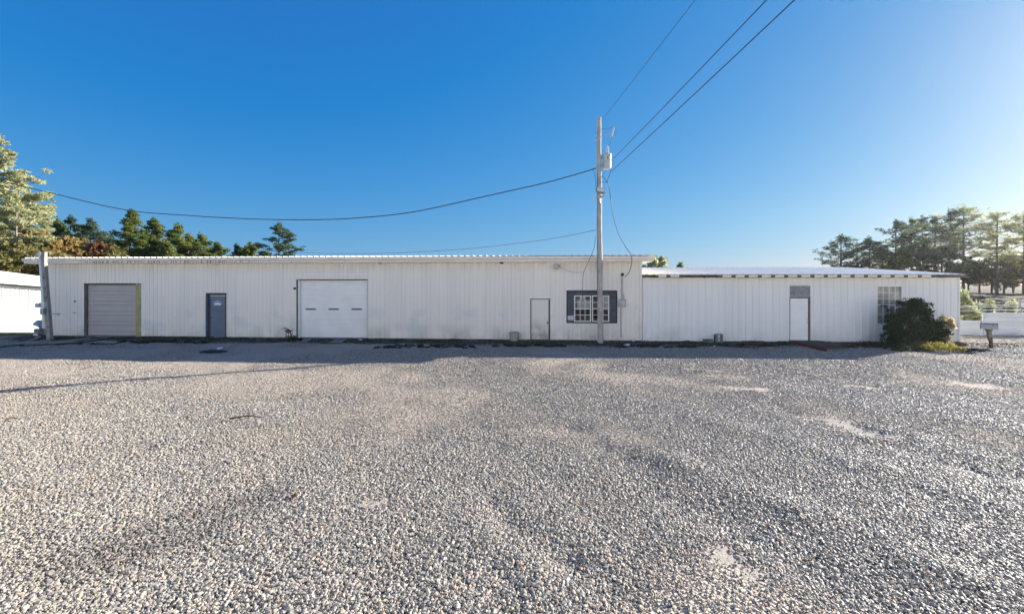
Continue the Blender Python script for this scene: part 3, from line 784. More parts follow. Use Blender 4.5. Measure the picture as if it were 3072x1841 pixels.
def sash_window(par,box,v,cols,rows_t,rows_b,fw=.045,name='window'):
    a,b,c,d=box; mb=MB()
    mb.box(a,b,v,v+.06,d-fw,d); mb.box(a,b,v,v+.06,c,c+fw); mb.box(a,a+fw,v,v+.06,c+fw,d-fw); mb.box(b-fw,b,v,v+.06,c+fw,d-fw)
    m=(c+d)/2-.005; mb.box(a+fw,b-fw,v+.003,v+.055,m-.022,m+.022)
    for (p,q,rows) in ((c+fw,m-.022,rows_b),(m+.022,d-fw,rows_t)):
        for i in range(1,cols):
            x=a+fw+(b-a-2*fw)*i/cols; mb.box(x-.012,x+.012,v+.018,v+.036,p,q)
        for i in range(1,rows):
            z=p+(q-p)*i/rows; mb.box(a+fw,b-fw,v+.0185,v+.0355,z-.012,z+.012)
    wf=mb.build(name,M['white'],par)
    mb=MB(); mb.add([(a+fw,v+.04,c+fw),(b-fw,v+.04,c+fw),(b-fw,v+.04,d-fw),(a+fw,v+.04,d-fw)],[(0,1,2,3)]); mb.build('pane',M['glass'],wf)
    return wf
w1=sash_window(B1,wa,-.02,3,2,2); w2=sash_window(B1,wb,-.02,3,2,2)
# pale boards paint in the upper panes' reflections; inner boards and room behind
a,b,c,d=wa; m=(c+d)/2
mb=MB(); mb.box(a+.13,b-.05,.09,.10,m,d-.20); bl=mb.build('blind',M['blind'],w1)
mb=MB(); mb.box(a+.28,a+.50,.11,.12,m,d-.05); mb.build('blind',M['paper'],w1)
mb=MB(); mb.box(a+.05,a+.2,.2,.22,d-.35,d-.1); mb.build('inner_board',M['inside'],w1)
a,b,c,d=wb
mb=MB(); mb.box(b-.30,b-.05,.09,.10,m,d-.05); mb.build('blind',M['blind'],w2)
mb=MB(); mb.box(a+.05,a+.3,.12,.13,m,d-.12); mb.build('inner_board',M['inside'],w2)
mb=MB(); u_0,u_1=u0-.5,u1+.5
mb.box(u_0,u_1,2.4,2.42,.2,3.4); mb.box(u_0,u_1,.9,1.6,.7,1.05); mb.box(u_0,u_0+.02,.1,2.4,.2,3.4); mb.box(u_1-.02,u_1,.1,2.4,.2,3.4); mb.box(u_0,u_1,.1,2.4,3.38,3.4)
mb.build('office_interior',M['inside'],B1)

# ------------------------------------------------------------------ white annex
U2=F2.u(2877); ZW=2.965; ZB2=.045
D3=op(F2,2369,2430.5,857,1020,floor=.03); W2=op(F2,2627,2706,856,973)
mb=MB(); front_wall(mb,.02,U2,ZB2,ZW,[D3,W2],.3048,'rib'); mb.build('wall',M['siding2'],B2)
DP2=14.4
mb=MB(); side_sheet(mb,U2,0,DP2,0,3.02,.56); side_sheet(mb,.02,DP,DP2,0,3.02,.4); mb.box(.02,U2,DP2-.02,DP2,0,3.0); mb.build('side_walls',M['siding2'],B2)
mb=MB(); mb.box(U2-.06,U2+.014,-.040,-.033,ZB2,ZW); mb.box(U2+.006,U2+.014,-.033,.08,ZB2,ZW); mb.build('corner_trim',M['white'],B2)
mb=MB(); mb.box(.02,U2-.01,.03,.25,-.15,ZB2+.01); mb.build('footing',M['foot'],B2)
R2=F2.u(2897,-.42)
mb=MB(); roof_sheet(mb,.02,R2,[(-.42,3.085),(7.2,3.675),(DP2+.4,3.085)],.305)
mb.add([(.02,-.40,3.075),(R2-.01,-.40,3.075),(R2-.01,7.2,3.66),(.02,7.2,3.66),(.02,DP2+.35,3.075),(R2-.01,DP2+.35,3.075)],[(0,1,2,3),(3,2,5,4)])
mb.build('roof',M['roof'],B2)
mb=MB()
mb.box(.02,U2,-.02,-.0,ZW+.0,3.09); mb.build('eave_beam',M['rafter'],B2)
raf=[1969,2005,2043.5,2083,2122.5,2161,2200,2239.5,2279,2318.6,2358,2397.5,2436.6,2476.6,2516.7,2557,2597,2637,2677,2717,2758.7,2799,2838]
us=[F2.u(x,-.3) for x in raf]
rsrc=None
for u in us:
    mb=MB(); wd=.08+random.uniform(-.012,.012)
    mb.add([(u-wd,-.31,2.955),(u+wd,-.31,2.955),(u+wd,-.02,2.955),(u-wd,-.02,2.955),(u-wd,-.31,3.072),(u+wd,-.31,3.072),(u+wd,-.02,3.072),(u-wd,-.02,3.072)],
           [(0,3,2,1),(4,5,6,7),(0,1,5,4),(1,2,6,5),(2,3,7,6),(3,0,4,7)])
    mb.build('rafter_tail',M['rafter'],B2)
for i in range(len(us)-1):
    if i in (2,3,4,21) : continue
    mb=MB(); dz_=random.uniform(-.006,.006); mb.box(us[i]+.098,us[i+1]-.098,-.325,-.30,2.975+dz_,3.072); mb.build('eave_board',M['white'],B2)
mb=MB(); mb.box(us[-1]+.1,U2+.08,-.32,-.30,2.965,3.06); mb.build('eave_board',M['rafter'],B2,label='brown unpainted eave board')
# white door + board above
d0,d1,_,dz=D3; zd=F2.uz(2400,894.5)[1]
mb=MB(); mb.box(d0+.005,d1-.005,-.022,-.004,zd+.045,dz); mb.build('transom_board',M['osb'],B2)
mb=MB(); mb.box(d0,d1,-.035,.05,zd,zd+.045); mb.box(d1-.085,d1,-.02,.10,0,zd); mb.box(d0-.01,d0+.012,-.02,.08,.02,zd); mb.build('door_frame',M['greywood'],B2)
mb=MB(); six_panel(mb,d0+.014,d1-.09,.075,zd-.004,.015); dr=mb.build('door',M['whitedoor'],B2,label='clean white six-panel door')
for zz in (958.5,967.5):
    uk,zk=F2.uz(2421.5,zz); mb=MB(); mb.cyl((uk,-.035,zk),(uk,.015,zk),.026 if zz<960 else .032); mb.build('door_knob' if zz>960 else 'deadbolt',M['galv'],dr)
mb=MB(); mb.box(d0-.02,d1+.03,-.12,.10,-.02,.07); mb.build('threshold',M['darktrim'],B2)
a,b,c,d=W2
w3=sash_window(B2,W2,-.045,4,3,2,.055)
mb=MB()
nx,nz=22,26; vs=[]
for j in range(nz+1):
    for i in range(nx+1):
        u=a+.06+(b-a-.12)*i/nx; z=c+.05+(d-c-.1)*j/nz
        vs.append((u,.07+.05*noise.noise(Vector((u*3,z*2,3)))+.03*noise.noise(Vector((u*8+z*4,z*5,1))),z))
mb.add(vs,[(j*(nx+1)+i,j*(nx+1)+i+1,(j+1)*(nx+1)+i+1,(j+1)*(nx+1)+i) for j in range(nz) for i in range(nx)])
mb.build('plastic_curtain',M['curtain'],w3,smooth=True)

# ------------------------------------------------------------------ things fixed on the walls
def local_thing(Fm,name,x,y,v,label,cat,group=None):
    u,z=Fm.uz(x,y,v); p=Fm.w(u,v,z); return empty(name,p,Fm.a,label,cat,group)
# electric meter on the right end of the cream building
e=local_thing(F1,'electric_meter',1866.5,921,-.09,'grey electric meter box with conduit on the cream wall right of the window','electric meter')
mb=MB(); mb.box(-.15,.17,-.06,.07,.0,.36); mb.build('meter_box',M['meter'],e,bevel=.012)
mb=MB(); mb.cyl((.015,-.06,.19),(.015,-.12,.19),.085,n=20); mb.cyl((.015,-.12,.19),(.015,-.15,.19),.068,.05,n=20); mb.build('meter_dial',M['porcelain'],e,smooth=True)
mb=MB(); mb.cyl((0,0,.36),(0,0,1.45),.030); mb.cyl((.075,.01,.36),(.075,.01,.62),.016); 
for zz in (.75,1.15): mb.box(-.07,.05,.0,.07,zz,zz+.02)
mb.build('conduit',M['meter'],e,smooth=True)
mb=MB(); mb.lathe([(.035,1.43),(.065,1.45),(.075,1.50),(.05,1.55),(.01,1.57)],(.01,-.02,0)); mb.build('weatherhead',M['rust'],e,smooth=True)
mb=MB(); mb.cyl((-.05,.03,0),(-.05,.03,-1.42),.016); mb.build('ground_pipe',M['panel'],e)
# flood light under the eave
e=local_thing(F1,'wall_light',1668,799,-.16,'grey floodlight under the eave, left of the shingled window','wall light')
mb=MB(); mb.box(-.13,.13,-.10,.06,-.06,.06); mb.lathe([(.05,-.12),(.10,-.10),(.12,-.06)],(0,-.02,0)); mb.build('housing',M['meter'],e,bevel=.01)
mb=MB(); mb.lathe([(.03,-.155),(.07,-.13),(.085,-.10)],(0,-.02,0)); mb.build('lens',M['lens'],e,smooth=True)
mb=MB(); mb.box(.12,.16,-.02,.15,-.02,.10); mb.build('bracket',M['meter'],e)
# security cameras
for k,(x,y,lb) in enumerate(((1139,789,'small security camera under the eave, right of the white garage door'),(1505,788,'small dark security camera under the eave midway between garage door and cream door'))):
    e=local_thing(F1,'security_camera',x,y,-.20,lb,'security camera','security cameras under the eave')
    mb=MB(); mb.cyl((-.07,.0,.0),(.07,-.03,-.02),.038,n=12); mb.build('camera_body',M['meter' if k==0 else 'black'],e)
    mb=MB(); mb.cyl((-.02,0,.03),(-.02,.0,.10),.02); mb.build('mount',M['galv'],e)
    mb=MB(); mb.cyl((.07,-.03,-.02),(.085,-.034,-.022),.028,n=12); mb.build('lens',M['black'],e)
# little boxes on the wall
e=local_thing(F1,'key_box',883.5,865,-.05,'small black box on the wall left of the white garage door','box'); 
mb=MB(); mb.box(-.05,.05,-.03,.045,-.05,.05); mb.build('case',M['black'],e,bevel=.008); mb=MB(); mb.box(-.03,.03,-.038,-.03,-.03,.01); mb.build('cover',M['panel'],e)
e=local_thing(F1,'wall_socket',224.5,903.5,-.03,'small dark round fitting on the wall left of the grey garage door','fitting')
mb=MB(); mb.cyl((0,-.02,0),(0,.03,0),.04); mb.build('cap',M['black'],e); mb=MB(); mb.cyl((0,-.0,0),(0,.028,0),.055); mb.build('ring',M['pvc'],e)
e=local_thing(F1,'pipe_stub',222,938,-.03,'short pale pipe stub on the wall below the small dark round fitting','pipe')
mb=MB(); mb.cyl((-.06,-.03,0),(.05,-.03,.005),.018); mb.cyl((.05,-.03,.005),(.05,.03,.005),.02); mb.build('elbow',M['galv'],e)

# ------------------------------------------------------------------ tall utility pole
PB=gpt(1801,1031); PD=PB.y
def pp(x,y,d=None): return px(x,y,PD if d is None else d)
UP=empty('utility_pole',(PB.x,PB.y,0),0,'tall weathered wooden utility pole in front of the double window','utility pole')
top=pp(1796.5,353)-Vector((PB.x,PB.y,0))
mb=MB(); K=16
pts=[Vector((0,0,-.3))+ (top-Vector((0,0,-.3)))*(i/K) for i in range(K+1)]
for i,p in enumerate(pts): p.x+=.012*math.sin(i*1.3); p.y+=.01*math.sin(i*.9)
mb.tube(pts,[.128-.032*(i/K)+.003*math.sin(i*2.3) for i in range(K+1)],18); mb.build('pole_shaft',M['polewood'],UP,smooth=True)
O=Vector((PB.x,PB.y,0))
for y in (362,372,408,421,470,492,506,530,560):
    mb=MB(); p=pp(1797,y)-O; mb.cyl(p+Vector((0,-.13,0)),p+Vector((0,-.095,0)),.016,n=8); mb.box(p.x-.03,p.x+.03,p.y-.115,p.y-.100,p.z-.03,p.z+.03); mb.build('bolt',M['galv'],UP)
for y in (406,420): mb=MB(); p=pp(1797,y)-O; mb.cyl(p+Vector((-.20,0,0)),p+Vector((.12,0,0)),.012,n=6); mb.build('through_bolt',M['galv'],UP)
mb=MB(); p=pp(1798,366)-O; mb.lathe([(.02,0),(.05,.01),(.035,.04),(.055,.06),(.02,.09)],p+Vector((.0,-.15,-.04)),10); mb.build('insulator',M['porcelain'],UP,smooth=True)
mb=MB(); p=pp(1792,600)-O; mb.cyl(p+Vector((-.02,-.11,1.2)),p+Vector((-.03,-.13,-4.5)),.011,n=6); mb.build('ground_wire',M['thinwire'],UP)
for y in (917,929): mb=MB(); p=pp(1801,y)-O; mb.box(p.x-.04,p.x+.04,p.y-.135,p.y-.125,p.z-.02,p.z+.02); mb.build('number_tag',M['galv'],UP)
# transformer
tc=pp(1820,507); r=.205
e=empty('transformer',(tc.x,tc.y-.02,tc.z),0,'grey cylindrical transformer can hung on the utility pole','transformer')
H=.64
mb=MB(); mb.lathe([(.17,0),(.19,.02),(.195,.10),(.195,H-.08),(.215,H-.07),(.215,H-.02),(.18,H+.02),(.05,H+.06)],(0,0,0),28); mb.build('tank',M['trafo'],e,smooth=True)
mb=MB(); mb.lathe([(.07,H+.03),(.06,H+.10),(.045,H+.12),(.07,H+.16),(.045,H+.19),(.068,H+.23),(.045,H+.26),(.06,H+.30),(.03,H+.36),(.015,H+.40)],(.04,0,0),14); mb.build('bushing',M['porcelain'],e,smooth=True)
for z_ in (.14,.45): mb=MB(); mb.box(-.36,-.17,-.03,.03,z_,z_+.08); mb.build('mounting_bracket',M['panel'],e)
mb=MB(); mb.cyl((.20,-.05,.40),(.27,-.06,.42),.022); mb.cyl((.20,.05,.40),(.27,.05,.41),.022); mb.cyl((.20,-.02,.3),(.25,-.02,.30),.018); mb.box(.19,.22,-.02,.02,.10,.45); mb.build('terminals',M['galv'],e)
mb=MB(); mb.box(-.03,.03,-.22,-.215,.38,.52); mb.build('plate',M['panel'],e)
# fuse cutout on arm
a=pp(1804,410); b=pp(1832,402)
e=empty('fuse_cutout',a,0,'porcelain fuse cutout on a short arm near the top of the utility pole','fuse cutout')
mb=MB(); mb.tube([Vector((-.04,0,0)),Vector((.08,-.02,.02)),(b-a)+Vector((0,-.02,0))],.017); mb.build('arm',M['galv'],e)
q=[pp(1840,383)-a,pp(1834,405)-a]
ax=(pp(1842,381)-pp(1834,412)); ax.normalize(); c0_=pp(1834,412)-a
mb=MB()
for k in range(11):
    p=c0_+ax*(.04*k); mb.cyl(p,p+ax*.034,.030 if k%2 else .044,n=10)
mb.build('insulator_body',M['porcelain'],e,smooth=True)
off=Vector((.12,-.01,.0))
mb=MB(); mb.tube([c0_+ax*.02,c0_+ax*.02+off,c0_+ax*.46+off,c0_+ax*.48],.013); mb.build('fuse_tube',M['galv'],e)
mb=MB(); p=c0_+ax*.48; mb.box(p.x-.04,p.x+.05,p.y-.02,p.y+.02,p.z-.01,p.z+.03); mb.build('clamp',M['galv'],e); mb=MB(); mb.box(c0_.x-.03,c0_.x+.06,c0_.y-.02,c0_.y+.02,c0_.z-.04,c0_.z); mb.build('clamp',M['galv'],e)
# pole flood light
c=pp(1797,583)
e=empty('pole_floodlight',c,0,'square floodlight strapped to the utility pole above the roof line','floodlight')
rot=Matrix.Rotation(math.radians(8),4,'Y')@Matrix.Rotation(math.radians(-18),4,'X')
mb=MB(); mb.box(-.20,.19,-.36,-.26,-.10,.14,rot); mb.box(-.13,.20,-.26,-.14,-.06,.13,rot); mb.build('housing',M['panel'],e,bevel=.012)
mb=MB(); mb.box(-.165,.155,-.372,-.361,-.065,.105,rot); mb.build('lens',M['lens'],e)
mb=MB(); mb.box(-.19,-.08,-.32,-.14,-.20,-.13); mb.box(.06,.17,-.32,-.14,-.18,-.12); mb.box(-.08,.06,-.26,-.12,-.20,-.10); mb.build('yoke',M['meter'],e)
mb=MB(); mb.cyl((.0,-.12,-.22),(.02,-.14,-.42),.03); mb.build('sensor',M['galv'],e)

# ------------------------------------------------------------------ wires
def wire(pts,r,name,label,cat='wire',group=None,mat='cable',n=10,loc=None):
    mb=MB(); mb.tube(smooth_path(pts,n),r,6); return mb.build(name,M[mat],None,smooth=True,label=label,cat=cat,group=group,loc=pts[0])
def line_to(x0,y0,xe,ye,de,sag,d0=PD):
    a=px(x0,y0,d0); b=px(xe,ye,de); dirn=(b-a); far=a+dirn*2.6; pts=[]
    for i in range(15):
        t=i/14; p=a.lerp(far,t); p.z-=sag*4*t*(1-t); pts.append(p)
    return pts
wire(line_to(1810,356,2362,-380,8,.12),.0085,'power_line','thin overhead line rising from the very tip of the utility pole','power line','overhead lines leaving toward the camera','thinwire')
wire(line_to(1839,478,2713,-465,5.9,.15),.011,'power_line','overhead line leaving the transformer terminals, middle of the three rising lines','power line','overhead lines leaving toward the camera')
wire(line_to(1829,519,2840,-465,5.6,.15),.012,'power_line','lowest of the three rising lines, fixed below the transformer','power line','overhead lines leaving toward the camera')
P4=[(1789,505,PD),(1650,545,PD+.3),(1489,581.5,PD+.5),(1241,635.5,PD+1),(1055,655,PD+1.4),(918,659,PD+1.7),(744,656.5,PD+2),(558,646,PD+2.4),(372,629,PD+2.8),(149,578,PD+3.2),(0,541,PD+3.6),(-250,462,PD+4),(-600,330,PD+4.6)]
wire([px(*p) for p in P4],.021,'service_cable','thick black cable sagging from the utility pole away to the left across the sky','cable')
P5=[(1789,690,PD),(1613,722,PD+4),(1365,749,PD+11),(1117,760.5,PD+20),(912,758,PD+26),(670,743.5,PD+34),(520,730,PD+42)]
wire([px(*p) for p in P5],.013,'telephone_line','thin lower line running from the pole just above the cream roof toward the far trees','telephone line',mat='thinwire')
dw=20.45
P6=[(1806,528,PD),(1818,541,PD-.1),(1826,556,PD-.1),(1833,601,PD),(1839.5,647,PD+.03),(1855,700,PD+.06),(1878,742,PD+.1),(1892,762,20.35),(1895.5,778,20.4),(1893,800,20.5),(1885,820,20.6),(1874,831,20.75)]
wire([px(*p) for p in P6],.014,'service_drop','black service drop hanging from the pole to the meter weatherhead','cable')
wire([px(*p) for p in [(1838,482,PD),(1831,515,PD-.1),(1820,545,PD-.1),(1812,547,PD-.08),(1803,542,PD)]],.010,'jumper_wire','black jumper looping from the transformer terminals back to the pole','wire')
wire([px(*p) for p in [(1819,511,PD),(1808,526,PD-.1),(1800,536,PD-.05)]],.008,'jumper_wire','short jumper from the underside of the transformer can','wire')
wire([px(*p) for p in [(1804,386,PD),(1812,388,PD-.05),(1826,385,PD-.05),(1841,381,PD-.02)]],.007,'jumper_wire','grey jumper dipping between pole and top of the fuse cutout','wire',mat='thinwire')
wire([px(*p) for p in [(1834,414,PD),(1833,425,PD-.02),(1828,434,PD-.02),(1824,442,PD-.01)]],.008,'jumper_wire','short jumper from the fuse cutout down to the transformer bushing','wire',mat='thinwire')
wire([px(*p) for p in [(1788,505,PD),(1779,506,PD),(1784,520,PD),(1787,545,PD),(1788,575,PD)]],.008,'drip_loop','dark drip loop hanging on the left side of the pole','wire')
wire([px(*p) for p in [(1786,706,PD),(1783,740,PD-.02),(1770,775,20.4),(1752,815,20.65),(1748.5,840,20.7),(1747.5,870,20.72),(1748,903,20.72)]],.010,'hanging_cable','loose black cable dangling from the pole in front of the left window','cable')
wire([px(*p) for p in [(1674,795,20.75),(1690,806,20.9),(1712,815,20.85),(1735,817,20.75),(1750,815,20.66)]],.006,'lamp_cable','thin slack cable linking the eave floodlight to the dangling cable','cable',mat='thinwire')
for k,(x,y) in enumerate(((1884,812),(1888,818),(1880,826))):
    pass

# ------------------------------------------------------------------ leaning service post at the left end
db=CH*F/(1018-HY); b0=px(151,1018,db); t0=px(133.5,756,db+.02)
e=empty('service_post',(b0.x,b0.y,0),0,'leaning timber post with meter and conduit at the left end of the cream building','service post')
rel=lambda x,y,dv=0: px(x,y,db)-Vector((b0.x,b0.y,0))+Vector((0,dv,0))
def quad_post(mb,p0,p1,w0,w1,dp):
    vs=[]
    for p,w_ in ((p0,w0),(p1,w1)):
        for sx_,sy_ in ((-1,-1),(1,-1),(1,1),(-1,1)): vs.append((p.x+sx_*w_/2,p.y+sy_*dp/2,p.z))
    mb.add(vs,[(0,3,2,1),(4,5,6,7),(0,1,5,4),(1,2,6,5),(2,3,7,6),(3,0,4,7)])
mb=MB(); pa=rel(151,1018); pa.z=-.25; pb=rel(133.8,785); pc=rel(133.2,756)
quad_post(mb,pa,pb,.22,.125,.16); quad_post(mb,pb+Vector((0,0,.001)),pc,.124,.16,.15); mb.build('post',M['postwood'],e,bevel=.01)
mb=MB(); mb.cyl(rel(122.5,763,-.05),rel(137,907,-.12),.055,.055,14); mb.build('conduit',M['pvc'],e,smooth=True)
mb=MB(); p=rel(122,763,-.05); mb.lathe([(.075,-.03),(.09,.02),(.08,.08),(.03,.12)],p,14); mb.build('weatherhead',M['galv'],e,smooth=True)
mb=MB(); p=rel(136,923,-.14); mb.box(p.x-.11,p.x+.15,p.y-.06,p.y+.06,p.z,p.z+.26); mbx=mb.build('meter_box',M['pvc'],e,bevel=.01)
mb=MB(); mb.cyl((p.x-.10,p.y-.06,p.z+.13),(p.x-.13,p.y-.17,p.z+.13),.10,n=20); mb.build('meter_dial',M['porcelain'],e,smooth=True)
mb=MB(); p=rel(138,942,-.14); mb.box(p.x-.10,p.x+.10,p.y-.05,p.y+.06,p.z,p.z+.28); pan=mb.build('breaker_panel',M['panel'],e,bevel=.008)
mb=MB(); mb.box(p.x-.06,p.x+.07,p.y-.062,p.y-.05,p.z+.15,p.z+.25); mb.box(p.x-.06,p.x+.07,p.y-.062,p.y-.05,p.z+.03,p.z+.12); mb.build('panel_cover',M['galvblue'],pan)
mb=MB(); mb.cyl(rel(156,940.5,-.05),rel(182,942,-.10),.028,n=8); mb.cyl(rel(178,942,-.10),rel(183,942,-.10),.04,n=8); mb.build('side_bar',M['galv'],e)
for y,x0,x1 in ((831,126,136),(891,133,141)):
    mb=MB(); p=rel(x0,y,-.08); q=rel(x1,y+1,-.08); mb.cyl(p,q,.02,n=6); mb.build('strap',M['rust'],e)
for y,x in ((835,138),(864,141),(892,145),(980,149)): mb=MB(); p=rel(x,y,-.09); mb.cyl(p,p+Vector((0,-.02,0)),.03,n=8); mb.build('knot_hole',M['rust'],e)
for k,(c,lb) in enumerate((([(121,757),(112,759),(104,770),(99,782)],'outermost white loose wire end hanging from the leaning post head'),([(122,758),(116,764),(111,776),(104,786)],'middle white loose wire end hanging from the leaning post head'),([(123,759),(119,768),(117,780),(108,789)],'innermost white loose wire end hanging from the leaning post head'))):
    wire([px(x,y,db-.08-.03*k) for x,y in c],.010,'loose_wire',lb,'wire','loose wire ends on the leaning post','pvc')
# bent sheet + bucket by the corner
pts=[(97,974),(103,965),(112,960),(126,960),(127,985),(117,985),(113,979),(105,977)]
mb=MB(); ds=23.4
fr_=[px(x,y,ds+.10*math.sin(i*1.7)) for i,(x,y) in enumerate(pts)]; n=len(fr_)
mb.add(fr_+[p+Vector((0,.012,0)) for p in fr_],[tuple(range(n-1,-1,-1)),tuple(range(n,2*n))]+[(i,(i+1)%n,n+(i+1)%n,n+i) for i in range(n)])
mb.build('bent_sheet',M['galvblue'],None,label='bent pale sheet of metal sticking out past the left corner of the cream building',cat='metal sheet',loc=fr_[4])
p=px(116.5,1010,22.9); p.z=0
e=empty('trash_bin',p,0,'grey dented bin at the left corner of the cream building below the bent sheet','bin')
mb=MB(); mb.lathe([(.145,.0),(.16,.02),(.165,.16),(.172,.17),(.172,.20),(.168,.21),(.178,.40),(.185,.42),(.165,.42),(.15,.10)],(0,0,0),18); mb.build('drum',M['barrel'],e,smooth=True)
mb=MB(); mb.box(-.08,.12,-.2,-.186,.10,.20); mb.build('torn_label',M['pvc'],e)

# ------------------------------------------------------------------ small things at the wall foot
def ground_thing(name,x,y,label,cat,group=None,rz=0,z=0.0):
    p=gpt(x,y); return empty(name,(p.x,p.y,z),rz,label,cat,group)
e=ground_thing('plant_stand',865,1023,'rusty little lantern-shaped stand with a dead plant, left of the white garage door','plant stand')
mb=MB()
for i in range(6):
    t=2*PI*i/6; c_,s_=math.cos(t),math.sin(t)
    mb.tube([Vector((.15*c_,.15*s_,.0)),Vector((.12*c_,.12*s_,.22)),Vector((.10*c_,.10*s_,.40)),Vector((.07*c_,.07*s_,.50))],.011,5)
for z,r in ((.14,.14),(.22,.125),(.40,.105)): mb.tube([Vector((r*math.cos(i*PI/8),r*math.sin(i*PI/8),z)) for i in range(17)],.012,5)
mb.build('cage',M['rust'],e)
mb=MB(); mb.lathe([(.02,.47),(.16,.46),(.17,.49),(.05,.53),(.02,.56)],(0,0,0),12); mb.build('cap',M['rust'],e)
mb=MB(); mb.lathe([(.17,-.03),(.18,.02),(.13,.05),(.10,.10)],(0,0,0),12); mb.build('base_stone',M['block'],e)
mb=MB()
for i in range(7):
    r1=random.uniform; s_=-1 if i<5 else 1
    mb.tube(smooth_path([Vector((.14,.02,0)),Vector((.14+.02*r1(-1,1),.0,.3)),Vector((.06+.03*i*s_,-.02,.55+.03*r1(-1,1))),Vector((-.10-.06*i if s_<0 else .25,-.04,.62+.05*r1(-2,1)))],4),.006,4)
for i in range(9): mb.tube([Vector((.10+.02*i,.0,0)),Vector((.12+.025*i,-.02,random.uniform(.1,.35)))],.007,4)
mb.build('dead_stems',M['weeddark'],e)
e=ground_thing('tub',1543,1025,'mossy white plastic tub standing against the wall left of the cream door','tub',rz=.1,z=.06)
mb=MB(); mb.lathe([(.19,0),(.20,.03),(.225,.33),(.245,.34),(.245,.38),(.225,.38),(.20,.06)],(0,0,0),22); mb.build('body',M['tub'],e,smooth=True)
mb=MB(); mb.tube(smooth_path([Vector((-.23,0,.36)),Vector((-.12,-.08,.42)),Vector((.05,-.1,.43)),Vector((.23,0,.36))],5),.008,5); mb.build('handle',M['rust'],e)
# cinder blocks
def cinder(name,x,y,label,upright,mat,rz=0):
    e=ground_thing(name,x,y,label,'cinder block','cinder blocks by the annex wall',rz)
    # 0.39 x 0.19 x 0.19 with two cores
    mb=MB(); a_=.195; b_=.15; t_=.03
    # local: long axis L, cores along depth (y)
    def bx(l0,l1,h0,h1): 
        if upright: mb.box(h0-b_/1,h1-b_/1,-.095,.095,l0+a_,l1+a_)
        else: mb.box(l0,l1,-.095,.095,h0,h1)
    bx(-a_,a_,0,t_); bx(-a_,a_,.26,.29)
    for l in (-a_,-.016,a_-.032): bx(l,l+.032,t_,.26)
    mb.box(-.15+.03 if upright else -a_+.03, .11 if upright else a_-.03, .06,.07, .04 if upright else .03, .36 if upright else .26)
    mb.build('block',M[mat],e,bevel=.006); return e
# (one mesh each)
def cinder1(x,y,label,upright,mat,rz):
    p=gpt(x,y); mb=MB(); a_=.195; t_=.032; w_=.19 if upright else .19
    def bx(l0,l1,h0,h1,y0=-.095,y1=.095):
        if upright: mb.box(h0-w_/2,h1-w_/2,y0,y1,l0+a_,l1+a_)
        else: mb.box(l0,l1,y0,y1,h0,h1)
    hh=.27 if upright else .155
    w_=hh
    bx(-a_,a_,0,t_); bx(-a_,a_,hh-t_,hh)
    for l in (-a_,-.016,a_-.032): bx(l,l+.032,t_,hh-t_)
    if not upright: bx(-a_+.032,-.016,t_,hh-t_,-.09,.08); bx(.016,a_-.032,t_,hh-t_,-.09,.08)
    o=mb.build('cinder_block',M[mat],None,label=label,cat='cinder block',group='cinder blocks by the annex wall',bevel=.006)
    o.location=(p.x,p.y,.03); o.rotation_euler=(0,0,rz); return o
cinder1(2157.5,1029,'grey cinder block standing on end with both holes showing','' or True,'block',.12)
cinder1(2124,1029,'dark mossy cinder block lying flat beside the upright one',False,'mossblock',-.05)
mb=MB(); mb.box(-.03,.03,-.02,.02,.0,.36); o=mb.build('leaning_board',M['darkplank'],None,label='narrow brown board standing between the two cinder blocks',cat='board',bevel=.003); p=gpt(2146,1028); o.location=(p.x-.03,p.y,0.02); o.rotation_euler=(.05,0,.0)
# drive-up plates
for x0,x1,x2,x3,lb in ((880,918,936,908,'left dark steel ramp plate before the white garage door'),(986,1024,1042,1010,'right dark steel ramp plate before the white garage door')):
    A_=gpt(x0,1030.5); B_=gpt(x1,1030.5); C_=gpt(x2,1020); D_=gpt(x3,1020)
    q=[A_+Vector((0,0,.05)),B_+Vector((0,0,.05)),C_+Vector((0,0,.085)),D_+Vector((0,0,.085))]
    mb=MB(); mb.add(q+[p-Vector((0,0,.02)) for p in q],[(0,1,2,3),(7,6,5,4),(0,4,5,1),(1,5,6,2),(2,6,7,3),(3,7,4,0)])
    mb.build('ramp_plate',M['steelplate'],None,label=lb,cat='ramp plate',group='ramp plates at the white garage door',loc=A_)
# low boardwalk ramp at the white door
e=ground_thing('wooden_ramp',2440,1040,'low weathered wooden ramp with a dark red edge board below the white six-panel door','ramp')
O2=Vector((e.location.x,e.location.y,0)); R_=lambda x,y,z:gpt(x,y)*1.0+Vector((0,0,z))-O2
c=[R_(2368,1027,.11),R_(2480,1052,.09),R_(2548,1048,.07),R_(2450,1026,.10)]
mb=MB()
for i in range(7):
    t0_,t1_=i/7+.008,(i+1)/7-.008
    a1,b1=c[0].lerp(c[1],t0_),c[0].lerp(c[1],t1_); a2,b2=c[3].lerp(c[2],t0_),c[3].lerp(c[2],t1_)
    q=[a1,b1,b2,a2]; mb.add(q+[p-Vector((0,0,.03)) for p in q],[(0,1,2,3),(7,6,5,4),(0,4,5,1),(1,5,6,2),(2,6,7,3),(3,7,4,0)])
mb.build('deck_boards',M['darkplank'],e)
mb=MB()
def edge(mb,a,b,h,th=.035):
    n_=(b-a).cross(Vector((0,0,1))).normalized()*th
    q=[a,b,b+Vector((0,0,h)),a+Vector((0,0,h))]; mb.add(q+[p-n_ for p in q],[(0,1,2,3),(7,6,5,4),(0,4,5,1),(1,5,6,2),(2,6,7,3),(3,7,4,0)])
edge(mb,R_(2366,1030,.0),R_(2478,1055,.0),.11); mb.build('edge_board',M['redwood'],e)
mb=MB(); edge(mb,R_(2480,1055,0),R_(2548,1051,0),.09); mb.build('end_board',M['mossblock'],e)
